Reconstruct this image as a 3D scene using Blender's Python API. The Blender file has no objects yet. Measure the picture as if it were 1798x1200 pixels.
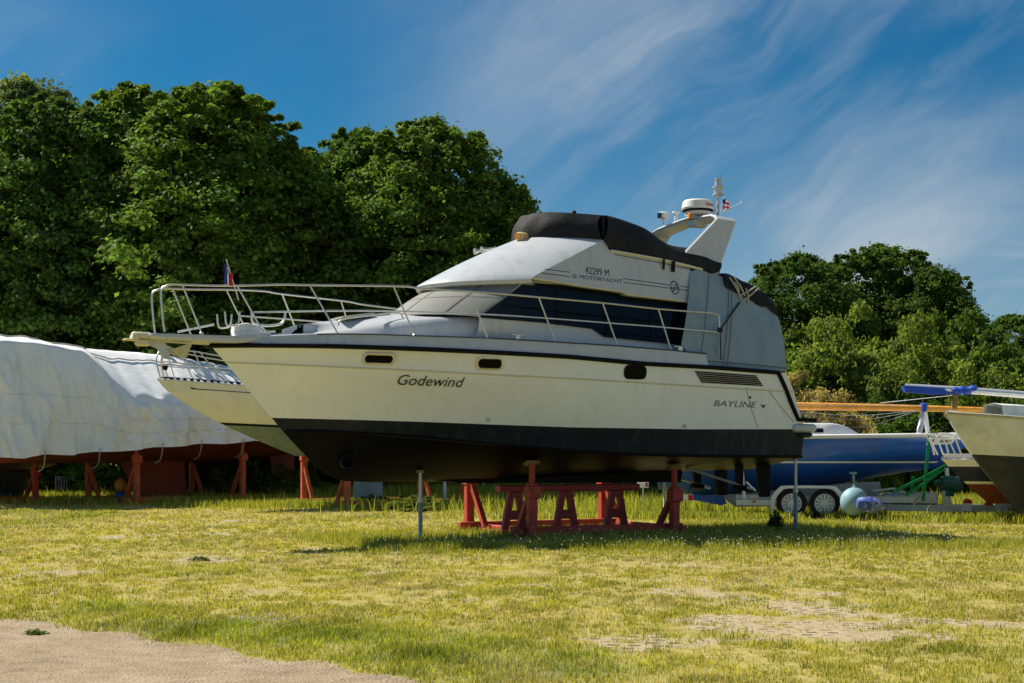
import bpy, math, random
import numpy as np
from mathutils import Vector, Matrix, noise

random.seed(7)
rng = np.random.default_rng(11)
SC = bpy.context.scene
COL = SC.collection
R = math.radians

# ------------------------------------------------------------------ camera
FPX, CX, HY, HC = 2500.0, 899.0, 800.0, 1.27      # focal length, centre, horizon (photo pixels), eye height
cam_d = bpy.data.cameras.new('camera')
cam_d.sensor_width = 36.0
cam_d.lens = 36.0 * FPX / 1798.0
cam_d.shift_y = (HY - 600.0) / 1798.0
cam_d.clip_start = 0.1
cam_d.clip_end = 3000.0
cam = bpy.data.objects.new('camera', cam_d)
COL.objects.link(cam)
cam.location = (0, 0, HC)
cam.rotation_euler = (R(90), 0, 0)
SC.camera = cam

def gpt(px, py, z=0.0):
    """point of the ground seen at a photo pixel"""
    D = FPX * (HC - z) / (py - HY)
    return Vector(((px - CX) * D / FPX, D, z))

def dpt(px, py, D):
    """point at distance D seen at a photo pixel"""
    return Vector(((px - CX) * D / FPX, D, HC + (HY - py) * D / FPX))

class Frame:
    """a boat's own axes: u aft (or along), y to the far side, z up"""
    def __init__(s, X0, Y0, th):
        s.X0, s.Y0, s.c, s.s, s.th = X0, Y0, math.cos(th), math.sin(th), th
    def loc(s, px, py, y=0.0):
        k = (px - CX) / FPX
        u = (k * (s.Y0 + y * s.c) - s.X0 + y * s.s) / (s.c - k * s.s)
        D = s.Y0 + u * s.s + y * s.c
        return (u, y, HC + (HY - py) * D / FPX)
    def locf(s, px, py, yf):
        u = 4.0
        for _ in range(25):
            u2 = s.loc(px, py, yf(u))[0]
            u = 0.5 * u + 0.5 * u2
        return s.loc(px, py, yf(u))
    def world(s, u, y, z=0.0):
        return Vector((s.X0 + u * s.c - y * s.s, s.Y0 + u * s.s + y * s.c, z))

# ------------------------------------------------------------------ mesh builder
class MB:
    def __init__(s):
        s.v, s.f = [], []
    def add(s, vs, fs):
        o = len(s.v)
        s.v.extend([tuple(map(float, p)) for p in vs])
        s.f.extend([tuple(i + o for i in f) for f in fs])
        return s
    def grid(s, rows, closed_u=False, closed_v=False):
        n, m = len(rows), len(rows[0])
        vs = [p for r in rows for p in r]
        fs = []
        for i in range(n if closed_u else n - 1):
            for j in range(m if closed_v else m - 1):
                a, b = i * m + j, i * m + (j + 1) % m
                c, d = ((i + 1) % n) * m + (j + 1) % m, ((i + 1) % n) * m + j
                fs.append((a, b, c, d))
        return s.add(vs, fs)
    def poly(s, pts):
        return s.add(pts, [tuple(range(len(pts)))])
    def box(s, c, d, rot=None):
        M = rot.to_matrix() if hasattr(rot, 'to_matrix') else (rot or Matrix.Identity(3))
        c = Vector(c)
        vs = [c + M @ Vector((sx * d[0] / 2, sy * d[1] / 2, sz * d[2] / 2)) for sx in (-1, 1) for sy in (-1, 1) for sz in (-1, 1)]
        return s.add(vs, [(0, 1, 3, 2), (4, 6, 7, 5), (0, 4, 5, 1), (2, 3, 7, 6), (0, 2, 6, 4), (1, 5, 7, 3)])
    def bbox(s, c, d, b=0.01, rot=None):
        """box with bevelled vertical and horizontal edges"""
        M = rot.to_matrix() if hasattr(rot, 'to_matrix') else (rot or Matrix.Identity(3))
        c = Vector(c)
        hx, hy, hz = d[0] / 2, d[1] / 2, d[2] / 2
        b = min(b, hx * .9, hy * .9, hz * .9)
        def ring(ix, iz):
            x, y = hx - ix, hy - ix
            bb = b
            return [c + M @ Vector(p) for p in [(-x + bb, -y, iz), (x - bb, -y, iz), (x, -y + bb, iz), (x, y - bb, iz), (x - bb, y, iz), (-x + bb, y, iz), (-x, y - bb, iz), (-x, -y + bb, iz)]]
        rows = [ring(b, -hz), ring(0, -hz + b), ring(0, hz - b), ring(b, hz)]
        s.grid(rows, closed_v=True)
        s.poly(rows[0][::-1]); s.poly(rows[-1])
        return s
    def bar(s, p, q, w, h, up=(0, 0, 1)):
        """square bar from p to q: w across, h along 'up'"""
        p, q, up = Vector(p), Vector(q), Vector(up)
        d = (q - p).normalized()
        if abs(d.dot(up)) > .98: up = Vector((0, 1, 0))
        a = d.cross(up).normalized(); b = a.cross(d).normalized()
        vs = [e + a * sx * w / 2 + b * sz * h / 2 for e in (p, q) for sx, sz in ((-1, -1), (1, -1), (1, 1), (-1, 1))]
        return s.add(vs, [(0, 1, 5, 4), (1, 2, 6, 5), (2, 3, 7, 6), (3, 0, 4, 7), (3, 2, 1, 0), (4, 5, 6, 7)])
    def tube(s, pts, r, n=8, caps=True, closed=False):
        P = [Vector(p) for p in pts]
        m = len(P)
        rr = r if hasattr(r, '__len__') else [r] * m
        T = []
        for i in range(m):
            a = P[(i - 1) % m] if (closed or i > 0) else P[i]
            b = P[(i + 1) % m] if (closed or i < m - 1) else P[i]
            t = (b - a)
            T.append(t.normalized() if t.length > 1e-9 else Vector((0, 0, 1)))
        ref = Vector((0, 0, 1)) if abs(T[0].z) < .9 else Vector((1, 0, 0))
        N = (ref - T[0] * ref.dot(T[0])).normalized()
        rows = []
        for i in range(m):
            N = (N - T[i] * N.dot(T[i]))
            N = N.normalized() if N.length > 1e-6 else T[i].orthogonal().normalized()
            B = T[i].cross(N)
            rows.append([P[i] + (N * math.cos(2 * math.pi * k / n) + B * math.sin(2 * math.pi * k / n)) * rr[i] for k in range(n)])
        s.grid(rows, closed_u=closed, closed_v=True)
        if caps and not closed:
            s.poly(rows[0][::-1]); s.poly(rows[-1])
        return s
    def lathe(s, prof, n=20, c=(0, 0, 0), M=None, caps=True):
        M = M or Matrix.Identity(3)
        c = Vector(c)
        rows = [[c + M @ Vector((r * math.cos(2 * math.pi * k / n), r * math.sin(2 * math.pi * k / n), z)) for k in range(n)] for r, z in prof]
        s.grid(rows, closed_v=True)
        if caps and prof[0][0] > 1e-6: s.poly(rows[0][::-1])
        if caps and prof[-1][0] > 1e-6: s.poly(rows[-1])
        return s
    def ball(s, c, r, n=12, sc=(1, 1, 1)):
        rows = []
        for i in range(n // 2 + 1):
            a = math.pi * i / (n // 2) - math.pi / 2
            rr, z = max(math.cos(a), 1e-4) * r, math.sin(a) * r
            rows.append([(c[0] + sc[0] * rr * math.cos(2 * math.pi * k / n), c[1] + sc[1] * rr * math.sin(2 * math.pi * k / n), c[2] + sc[2] * z) for k in range(n)])
        return s.grid(rows, closed_v=True)
    def prism(s, pts, d):
        """flat polygon pts pushed along vector d"""
        d = Vector(d); n = len(pts)
        a = [Vector(p) for p in pts]; b = [p + d for p in a]
        s.add(a + b, [tuple(range(n))[::-1], tuple(range(n, 2 * n))] + [(i, (i + 1) % n, n + (i + 1) % n, n + i) for i in range(n)])
        return s
    def build(s, name, mat, parent=None, off=(0, 0, 0), ang=35, smooth=True, weld=False):
        me = bpy.data.meshes.new(name)
        o = Vector(off)
        me.from_pydata([(p[0] - o.x, p[1] - o.y, p[2] - o.z) for p in s.v], [], s.f)
        import bmesh
        bm = bmesh.new(); bm.from_mesh(me)
        bmesh.ops.remove_doubles(bm, verts=bm.verts, dist=1e-5)
        bmesh.ops.recalc_face_normals(bm, faces=bm.faces)
        bm.to_mesh(me); bm.free()
        if smooth:
            me.polygons.foreach_set('use_smooth', [True] * len(me.polygons))
            me.set_sharp_from_angle(angle=R(ang))
        me.materials.append(mat)
        ob = bpy.data.objects.new(name, me)
        COL.objects.link(ob)
        if parent is not None: ob.parent = parent
        return ob

def tag(o, label=None, cat=None, group=None, kind=None):
    if label: o['label'] = label
    if cat: o['category'] = cat
    if group: o['group'] = group
    if kind: o['kind'] = kind
    return o

def empty(name, loc, rz, label, cat, group=None):
    o = bpy.data.objects.new(name, None)
    o.empty_display_size = 0.3
    COL.objects.link(o)
    o.location = loc; o.rotation_euler = (0, 0, rz)
    return tag(o, label, cat, group)

def copy_tree(o, parent=None):
    c = o.copy(); COL.objects.link(c)
    if parent is not None: c.parent = parent
    for ch in list(o.children): copy_tree(ch, c)
    return c

def spline(pts, n=8):
    """Catmull-Rom through the points"""
    P = [Vector(p) for p in pts]
    out = []
    for i in range(len(P) - 1):
        a = P[i - 1] if i > 0 else P[i] * 2 - P[i + 1]
        b, c = P[i], P[i + 1]
        d = P[i + 2] if i + 2 < len(P) else c * 2 - b
        for k in range(n):
            t = k / n
            out.append(0.5 * ((2 * b) + (c - a) * t + (2 * a - 5 * b + 4 * c - d) * t * t + (3 * b - a - 3 * c + d) * t ** 3))
    out.append(P[-1])
    return out

def itp(x, pts):
    return float(np.interp(x, [p[0] for p in pts], [p[1] for p in pts]))

# ------------------------------------------------------------------ numpy value noise
def _h(ix, iy, s):
    n = (ix * 374761393 + iy * 668265263 + s * 982451653) & 0xFFFFFFFF
    n = ((n ^ (n >> 13)) * 1274126177) & 0xFFFFFFFF
    return ((n ^ (n >> 16)) & 0xFFFF) / 65535.0
def vnoise(x, y, s=0):
    x = np.asarray(x, dtype=float); y = np.asarray(y, dtype=float)
    ix, iy = np.floor(x).astype(np.int64), np.floor(y).astype(np.int64)
    fx, fy = x - ix, y - iy
    fx = fx * fx * (3 - 2 * fx); fy = fy * fy * (3 - 2 * fy)
    a, b, c, d = _h(ix, iy, s), _h(ix + 1, iy, s), _h(ix, iy + 1, s), _h(ix + 1, iy + 1, s)
    return (a * (1 - fx) + b * fx) * (1 - fy) + (c * (1 - fx) + d * fx) * fy
def fbm(x, y, s=0, o=4):
    t, amp, tot = 0, 1.0, 0
    for k in range(o):
        t = t + amp * vnoise(x * 2 ** k, y * 2 ** k, s + k * 17); tot += amp; amp *= .55
    return t / tot

# ------------------------------------------------------------------ materials
def mat(name, col, rough=.5, spec=.5, metal=0.0, var=.12, vscale=3.0, bump=0.0, bscale=40.0, coat=0.0, stain=None, stain_amt=0.0, stain_scale=(1, 1, 1), fine=0.0):
    m = bpy.data.materials.new(name); m.use_nodes = True
    nt = m.node_tree; nd = nt.nodes; lk = nt.links
    b = nd['Principled BSDF']
    b.inputs['Roughness'].default_value = rough
    b.inputs['Specular IOR Level'].default_value = spec
    b.inputs['Metallic'].default_value = metal
    b.inputs['Coat Weight'].default_value = coat
    tc = nd.new('ShaderNodeTexCoord')
    n1 = nd.new('ShaderNodeTexNoise'); n1.inputs['Scale'].default_value = vscale; n1.inputs['Detail'].default_value = 8; n1.inputs['Roughness'].default_value = .65
    lk.new(tc.outputs['Object'], n1.inputs['Vector'])
    cr = nd.new('ShaderNodeMapRange'); cr.inputs['From Min'].default_value = .3; cr.inputs['From Max'].default_value = .7
    cr.inputs['To Min'].default_value = 1 - var; cr.inputs['To Max'].default_value = 1 + var
    lk.new(n1.outputs['Fac'], cr.inputs['Value'])
    mx = nd.new('ShaderNodeVectorMath'); mx.operation = 'SCALE'
    mx.inputs[0].default_value = col[:3]
    lk.new(cr.outputs['Result'], mx.inputs['Scale'])
    out = mx.outputs[0]
    if stain:
        mp = nd.new('ShaderNodeMapping'); mp.inputs['Scale'].default_value = stain_scale
        lk.new(tc.outputs['Object'], mp.inputs['Vector'])
        n2 = nd.new('ShaderNodeTexNoise'); n2.inputs['Scale'].default_value = 2.2; n2.inputs['Detail'].default_value = 10; n2.inputs['Roughness'].default_value = .7
        lk.new(mp.outputs[0], n2.inputs['Vector'])
        r2 = nd.new('ShaderNodeMapRange'); r2.inputs['From Min'].default_value = .5; r2.inputs['From Max'].default_value = .72; r2.inputs['To Max'].default_value = stain_amt
        lk.new(n2.outputs['Fac'], r2.inputs['Value'])
        mm = nd.new('ShaderNodeMix'); mm.data_type = 'RGBA'
        lk.new(r2.outputs[0], mm.inputs['Factor']); lk.new(out, mm.inputs['A']); mm.inputs['B'].default_value = (*stain, 1)
        out = mm.outputs['Result']
    lk.new(out, b.inputs['Base Color'])
    if var and rough > .05:
        rr = nd.new('ShaderNodeMapRange'); rr.inputs['To Min'].default_value = rough * .8; rr.inputs['To Max'].default_value = min(1, rough * 1.2)
        lk.new(n1.outputs['Fac'], rr.inputs['Value']); lk.new(rr.outputs[0], b.inputs['Roughness'])
    if bump:
        n3 = nd.new('ShaderNodeTexNoise'); n3.inputs['Scale'].default_value = bscale; n3.inputs['Detail'].default_value = 5
        lk.new(tc.outputs['Object'], n3.inputs['Vector'])
        bp = nd.new('ShaderNodeBump'); bp.inputs['Strength'].default_value = bump; bp.inputs['Distance'].default_value = .02
        lk.new(n3.outputs['Fac'], bp.inputs['Height']); lk.new(bp.outputs[0], b.inputs['Normal'])
    return m

M = {}
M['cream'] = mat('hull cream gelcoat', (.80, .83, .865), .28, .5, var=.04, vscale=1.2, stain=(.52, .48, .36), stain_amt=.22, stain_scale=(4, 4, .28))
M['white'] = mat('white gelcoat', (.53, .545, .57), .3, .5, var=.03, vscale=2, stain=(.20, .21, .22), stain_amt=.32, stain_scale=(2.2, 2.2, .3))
M['ledge'] = mat('yellowed gelcoat', (.68, .62, .45), .4, var=.1)
M['slate'] = mat('dark slate antifouling', (.011, .018, .029), .5, .18, var=.3, vscale=2.0, stain=(.055, .065, .075), stain_amt=.5, stain_scale=(3.0, 3.0, .35))
M['black'] = mat('black antifouling', (.0035, .004, .005), .42, .08, var=.3, vscale=2, stain=(.012, .012, .012), stain_amt=.3)
M['rubber'] = mat('black rubber', (.008, .009, .011), .6, .1, var=.2)
M['glass'] = mat('tinted glass', (.004, .007, .012), .08, .22, var=.05)
M['pane'] = mat('dark acrylic pane', (.003, .004, .005), .25, .06)
M['steel'] = mat('stainless steel', (.62, .61, .56), .38, .5, .9, var=.12, vscale=20)
M['navy'] = mat('navy vinyl', (.02, .035, .08), .5, var=.05)
M['ink'] = mat('black vinyl lettering', (.012, .012, .014), .5, var=.02)
M['canvas_black'] = mat('black canvas', (.018, .019, .022), .75, .18, var=.18, vscale=5, bump=.25, bscale=30, stain=(.06, .06, .06), stain_amt=.4)
M['canvas_grey'] = mat('blue grey canvas', (.25, .335, .42), .8, .25, var=.08, vscale=2.5, bump=.25, bscale=9, stain=(.14, .22, .33), stain_amt=.6, stain_scale=(2, 2, .5))
M['mesh_cover'] = mat('grey screen cover', (.23, .23, .215), .75, .25, var=.08, bump=.15, bscale=12)
M['seam'] = mat('dark seam tape', (.13, .13, .13), .7, var=.1)
M['bag'] = mat('off white bag cloth', (.72, .71, .68), .85, .2, var=.1, bump=.5, bscale=14)
M['rope'] = mat('pale rope', (.45, .43, .38), .9, .2, var=.2, vscale=30)
M['cord'] = mat('dark cord', (.03, .03, .035), .8, .2)
M['red'] = mat('red oxide steel paint', (.47, .062, .038), .6, .35, var=.25, vscale=5, stain=(.13, .045, .03), stain_amt=.85, stain_scale=(4, 4, 2), bump=.2, bscale=60)
M['crimson'] = mat('crimson steel paint', (.33, .026, .026), .5, .4, var=.2, vscale=5, stain=(.12, .03, .02), stain_amt=.4)
M['orange_red'] = mat('faded orange red steel paint', (.56, .12, .05), .65, .3, var=.25, vscale=6, stain=(.20, .07, .04), stain_amt=.85, stain_scale=(4, 4, 2))
M['galv'] = mat('galvanised steel', (.50, .52, .54), .45, .5, .6, var=.18, vscale=12)
M['blue_grey_pole'] = mat('blue grey painted steel', (.17, .24, .29), .5, .4, .3, var=.2, vscale=8)
M['wood'] = mat('weathered timber', (.26, .16, .07), .8, .2, var=.3, vscale=8)
M['tarp'] = mat('white woven tarp', (.86, .87, .88), .55, .35, var=.05, vscale=1.5, bump=.6, bscale=4, stain=(.50, .48, .40), stain_amt=.4, stain_scale=(1.6, 1.6, .3))
M['rust_hull'] = mat('rust red antifouling', (.20, .048, .026), .7, .25, var=.3, vscale=2, stain=(.09, .03, .02), stain_amt=.6)
M['grey_green'] = mat('grey green hull paint', (.15, .21, .19), .5, .35, var=.2, vscale=2, stain=(.34, .34, .25), stain_amt=.5, stain_scale=(3, 3, .5))
M['beige'] = mat('beige hull paint', (.70, .70, .665), .4, .4, var=.06, stain=(.45, .42, .30), stain_amt=.3, stain_scale=(2, 2, .4))
M['blue'] = mat('royal blue gelcoat', (.015, .115, .50), .25, .5, var=.15, vscale=1.5, coat=.2)
M['blue_low'] = mat('deep blue antifouling', (.010, .07, .36), .5, .4, var=.3, vscale=2)
M['navy_hull'] = mat('navy gelcoat', (.010, .014, .06), .3, .5, var=.2)
M['blue_cloth'] = mat('bright blue tarp', (.012, .07, .45), .55, .35, var=.15, bump=.3, bscale=15)
M['varnish'] = mat('varnished spruce', (.80, .34, .03), .4, .5, var=.25, vscale=6, coat=.25)
M['alu'] = mat('aluminium', (.70, .70, .70), .35, .5, .5, var=.1, vscale=10)
M['pale_blue'] = mat('pale blue plastic', (.24, .40, .45), .55, .35, var=.12, vscale=4, stain=(.22, .34, .34), stain_amt=.5)
M['green_strap'] = mat('green strap webbing', (.004, .20, .065), .7, .25, var=.1)
M['dark_green'] = mat('dark green machine paint', (.012, .10, .075), .5, .4, var=.3, vscale=9)
M['silver'] = mat('silver wheel paint', (.72, .73, .74), .4, .5, var=.1)
M['tyre'] = mat('tyre rubber', (.018, .018, .019), .8, .25, var=.2)
M['plastic_white'] = mat('white plastic', (.80, .79, .76), .4, .4, var=.05)
M['lamp_yellow'] = mat('yellowed lamp plastic', (.62, .46, .20), .4, .4, var=.15, vscale=12)
M['lens'] = mat('amber lens', (.50, .22, .03), .2, .5)
M['red_plastic'] = mat('red plastic', (.55, .02, .015), .4, .4, var=.1)
M['orange_plastic'] = mat('orange plastic', (.75, .26, .02), .5, .4, var=.1)
M['bark'] = mat('bark', (.07, .055, .04), .9, .1, var=.35, vscale=6, bump=.6, bscale=12)
M['flag_blue'] = mat('flag blue cloth', (.03, .05, .25), .8, .2)
M['flag_white'] = mat('flag white cloth', (.75, .75, .75), .8, .2)
M['flag_red'] = mat('flag red cloth', (.62, .03, .045), .8, .2)
M['weathered_white'] = mat('weathered white hull', (.70, .73, .68), .5, .35, var=.12, stain=(.30, .32, .16), stain_amt=.5, stain_scale=(1, 1, .6))
M['charcoal'] = mat('charcoal hull paint', (.028, .034, .042), .6, .2, var=.25, stain=(.12, .12, .11), stain_amt=.4)
M['concrete'] = mat('concrete', (.33, .31, .27), .9, .2, var=.2, vscale=8, bump=.4, bscale=60)
# ================================================================== the motor yacht
TH = R(27)
F = Frame(-4.317, 20.4, TH)
ORG = (4.8, 0.0, 0.86)                                   # the yacht's base, in its own axes
yacht = empty('motor_yacht', F.world(*ORG), TH, 'large white motor yacht with black bottom and grey cockpit canvas, propped up on red cradle', 'motor yacht')
def YB(mb, name, m, parent=None, **k): return mb.build(name, m, parent if parent is not None else yacht, off=ORG, **k)

def b_sheer(u):
    u = max(u, 0.0)
    f = 1 - (1 - min(u / 6.2, 1)) ** 2.5
    return 1.70 * f - .10 * max(0, (u - 6.2) / 3.0) ** 2
UEND = 9.3
# longitudinal curves: stem point first, traced down the near side; each: trace, half breadth, fullness
def make_curve(stem, trace, B, p, taper):
    u0 = F.loc(*stem, 0.0)[0]; z0 = F.loc(*stem, 0.0)[2]
    def yf(u):
        t = np.clip((u - u0) / 6.2, 0, 1)
        return -(B * (1 - (1 - t) ** p) - taper * max(0, (u - 6.2) / 3.0) ** 2)
    pts = [(u0, z0)]
    for q in trace:
        l = F.locf(q[0], q[1], yf); pts.append((l[0], l[2]))
    return dict(u0=u0, u1=pts[-1][0], yf=yf, pts=pts)
CV = {}
CV['sheer'] = make_curve((370, 607.5), [(450, 607), (560, 608), (700, 612), (870, 619.5), (1000, 627), (1128, 639), (1256, 646), (1381, 656)], 1.70, 2.5, .10)
CV['knuckle'] = make_curve((396, 637), [(470, 640), (634, 647), (860, 658), (1020, 666), (1200, 677), (1350, 686), (1394, 688)], 1.67, 2.35, .10)
CV['stripe'] = make_curve((477, 734), [(600, 737), (740, 741), (870, 746), (1010, 751), (1205, 754), (1413, 754)], 1.585, 1.95, .08)
CV['chine'] = make_curve((496, 757), [(560, 757), (650, 762), (740, 768), (865, 780), (1020, 793), (1120, 798), (1256, 801), (1407, 802)], 1.50, 1.75, .06)
CV['keel'] = make_curve((496, 757), [(514, 777), (532, 796), (550, 814), (566, 829), (583, 839), (602, 845), (650, 847), (740, 847), (860, 845), (980, 838), (1100, 832), (1250, 826), (1402, 823)], 0.0, 1, 0)
def ts(n=44):
    return [((i / n) ** 1.6) for i in range(n + 1)]
def cpt(c, t):
    u = c['u0'] + t * (c['u1'] - c['u0'])
    return (u, c['yf'](u), itp(u, c['pts']))
def mix(a, b, s, bulge=0.0):
    v = [a[i] + (b[i] - a[i]) * s for i in range(3)]
    v[1] += bulge * 4 * s * (1 - s)
    return tuple(v)
def mirror(rows): return [[(p[0], -p[1], p[2]) for p in r] for r in rows]
def hull_rows(names, sub, bul=0.0):
    T = ts(); rows = []
    for a, b in zip(names[:-1], names[1:]):
        for k in range(sub):
            rows.append([mix(cpt(CV[a], t), cpt(CV[b], t), k / sub, bul * math.sin(math.pi * min(1, t * 2.2)) if t < .45 else 0) for t in T])
    rows.append([cpt(CV[names[-1]], t) for t in T])
    return rows
top = hull_rows(['stripe', 'knuckle', 'sheer'], 5, .03)
mb = MB(); mb.grid(top); mb.grid(mirror(top))
tr = [r[-1] for r in top]; mb.grid([tr, [(p[0], -p[1], p[2]) for p in tr]])
hull = YB(mb, 'hull', M['cream'], ang=50)
low = hull_rows(['chine', 'stripe'], 4)
mb = MB(); mb.grid(low); mb.grid(mirror(low))
tr = [r[-1] for r in low]; mb.grid([tr, [(p[0], -p[1], p[2]) for p in tr]])
YB(mb, 'boot_top', M['slate'], ang=50)
T = ts(60)
def bot_row(s):
    return [mix(cpt(CV['keel'], t), cpt(CV['chine'], t), s, -.05 * min(1, t * 3)) for t in T]
# the keel runs on its own scale (its stem is steep), so join by matching u instead of t
def bottom_rows():
    rows = []
    ck, cc = CV['keel'], CV['chine']
    us = [cc['u0'] + (cc['u1'] - cc['u0']) * t for t in ts(70)]
    for s in np.linspace(0, 1, 8):
        row = []
        for u in us:
            k = (u, 0.0, itp(u, ck['pts'])); c = (u, cc['yf'](u), itp(u, cc['pts']))
            w = s
            row.append((u, c[1] * w, k[2] + (c[2] - k[2]) * (w ** 1.25)))
        rows.append(row)
    return rows
br = bottom_rows()
mb = MB(); mb.grid(br); mb.grid(mirror(br)); mb.poly([r[-1] for r in br] + [(r[-1][0], -r[-1][1], r[-1][2]) for r in br[::-1]])
bottom = YB(mb, 'bottom', M['black'], ang=50)
# spray rail along the chine
ch = [cpt(CV['chine'], t) for t in ts(50)]
mb = MB(); mb.tube([(p[0], p[1] - .012, p[2] - .005) for p in ch[2:]], .022, 6); mb.tube([(p[0], -p[1] + .012, p[2] - .005) for p in ch[2:]], .022, 6)
YB(mb, 'spray_rail', M['black'], bottom)
# keel skeg
sk = [F.loc(820, 844, 0)[:1] + (F.loc(820, 846, 0)[2] + .04,)]
kz = F.loc(900, 847.5, 0)[2]
u_a, u_b = F.loc(760, 846, 0)[0], F.loc(1192, 846, 0)[0]
mb = MB(); mb.prism([(u_a, -.06, F.loc(760, 846, 0)[2] + .02), (u_a + .4, -.06, kz), (u_b, -.06, F.loc(1192, 847, 0)[2]), (u_b + .05, -.06, F.loc(1192, 822, 0)[2] + .06), (u_a, -.06, F.loc(1192, 822, 0)[2] + .06)], (0, .12, 0))
YB(mb, 'keel', M['black'])
# thin cream line over the black: boot line
st = [cpt(CV['stripe'], t) for t in ts(60)]
def hull_y(u, z):
    pts = []
    for n in ('chine', 'stripe', 'knuckle', 'sheer'):
        c = CV[n]
        uu = min(max(u, c['u0']), c['u1'])
        pts.append((itp(uu, c['pts']), c['yf'](uu)))
    return itp(z, pts)
def on_hull(px, py, out=0.0):
    y = -1.5
    for _ in range(14):
        l = F.loc(px, py, y); y = .5 * y + .5 * hull_y(l[0], l[2])
    return (l[0], hull_y(l[0], l[2]) - out, l[2])
# knuckle moulding
kn = [cpt(CV['knuckle'], t) for t in ts(50)]
mb = MB()
for sg in (1, -1): mb.tube([(p[0], sg * (p[1] - .004), p[2]) for p in kn], .012, 6)
YB(mb, 'moulding', M['ledge'], hull)
# rub rail with its drop down the quarter and round the platform
sh = [cpt(CV['sheer'], t) for t in ts(60)]
rub = [(p[0], p[1] - .012, p[2]) for p in sh]
uq = F.loc(1366, 654, -1.6)[0]
rub = [p for p in rub if p[0] < uq] + [on_hull(1366, 655, .012)]
quarter = [on_hull(x, y, .012) for x, y in ((1366, 655), (1378, 681), (1390, 712), (1401, 737))]
mb = MB()
for sg in (1, -1):
    mb.tube([(p[0], sg * p[1], p[2]) for p in rub], .034, 8)
    q = quarter + [(quarter[-1][0] + .35, quarter[-1][1], quarter[-1][2] - .01)]
    mb.tube([(p[0], sg * p[1], p[2]) for p in q], .036, 8)
YB(mb, 'rub_rail', M['rubber'])
# engraved shut line and aft panel line
mb = MB()
for path in ([(1310, 681), (1318, 715), (1331, 752)], [(1350, 687), (1372, 716), (1394, 742)]):
    mb = MB(); mb.tube([on_hull(x, y, .001) for x, y in path], .005, 5); YB(mb, 'panel_seam', M['seam'], hull)
# swim platform
pq = quarter[-1]
mb = MB(); pz = F.loc(1420, 750, -1.5)[2]
ul = F.loc(1432, 750, -1.5)[0]
mb.bbox(((pq[0] + ul) / 2 - .05, 0, pz - .02), (ul - pq[0] + .1, 3.1, .14), .03)
plat = YB(mb, 'swim_platform', M['white'])
mb = MB(); mb.bbox(((pq[0] + ul) / 2 - .02, 0, pz - .13), (ul - pq[0] - .06, 3.02, .09), .03)
YB(mb, 'platform_bracket', M['slate'], plat)
# discharge fittings
for x, y in ((857, 737), (1202, 748)):
    mb = MB(); c = on_hull(x, y, 0); mb.lathe([(.03, 0), (.034, .015), (.022, .03), (.014, .03), (.012, .01)], 10, c, Matrix.Rotation(R(90), 3, 'X'))
    YB(mb, 'drain_fitting', M['steel'])
for x in (1399, 1405):
    mb = MB(); c = on_hull(x, 756, 0); mb.lathe([(.028, 0), (.03, .012), (.018, .02)], 10, c, Matrix.Rotation(R(90), 3, 'X'))
    YB(mb, 'drain_fitting', M['plastic_white'])
mb = MB(); c = on_hull(1317, 698, 0); mb.ball(c, .022, 8); YB(mb, 'drain_fitting', M['rubber'])
c = F.loc(606, 811, -.28); 
mb = MB(); mb.lathe([(.10, -.10), (.105, .02), (.085, .02), (.08, -.1)], 20, (c[0], c[1] - .10, c[2]), Matrix.Rotation(R(90), 3, 'X')); YB(mb, 'thruster_tunnel', M['rubber'])

# portlights
def rrect(w, h, r, n=5):
    out = []
    for cx, cy, a0 in ((w / 2 - r, h / 2 - r, 0), (-w / 2 + r, h / 2 - r, 90), (-w / 2 + r, -h / 2 + r, 180), (w / 2 - r, -h / 2 + r, 270)):
        for k in range(n + 1):
            a = R(a0 + 90 * k / n); out.append((cx + r * math.cos(a), cy + r * math.sin(a)))
    return out
for (x, y, w, h, fm) in ((665, 631, 50, 14, 'ledge'), (860, 639, 42, 16, 'steel'), (1115, 654, 34, 19, 'rubber')):
    a, b = on_hull(x - w / 2, y - .03 * w / 2 * 1, 0), on_hull(x + w / 2, y + .03 * w / 2, 0)
    c = on_hull(x, y, 0); W = math.hypot(b[0] - a[0], b[1] - a[1]); H = h / FPX * (F.Y0 + c[0] * F.s + c[1] * F.c)
    du = (b[0] - a[0]) / W; dz = (b[2] - a[2]) / W
    def P(q, out): 
        u, z = c[0] + q[0] * du, c[2] + q[1] + q[0] * dz
        return (u, hull_y(u, z) - out, z)
    r0, r1, r2 = rrect(W + .05, H + .05, H * .5), rrect(W + .01, H + .01, H * .45), rrect(W - .02, H - .02, H * .42)
    mb = MB(); mb.grid([[P(q, -.002) for q in r0], [P(q, .018) for q in r0], [P(q, .022) for q in r1], [P(q, .004) for q in r2]], closed_v=True)
    fr = YB(mb, 'portlight', M[fm])
    mb = MB(); mb.poly([P(q, .011) for q in r1]); YB(mb, 'pane', M['pane'], fr)
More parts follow.
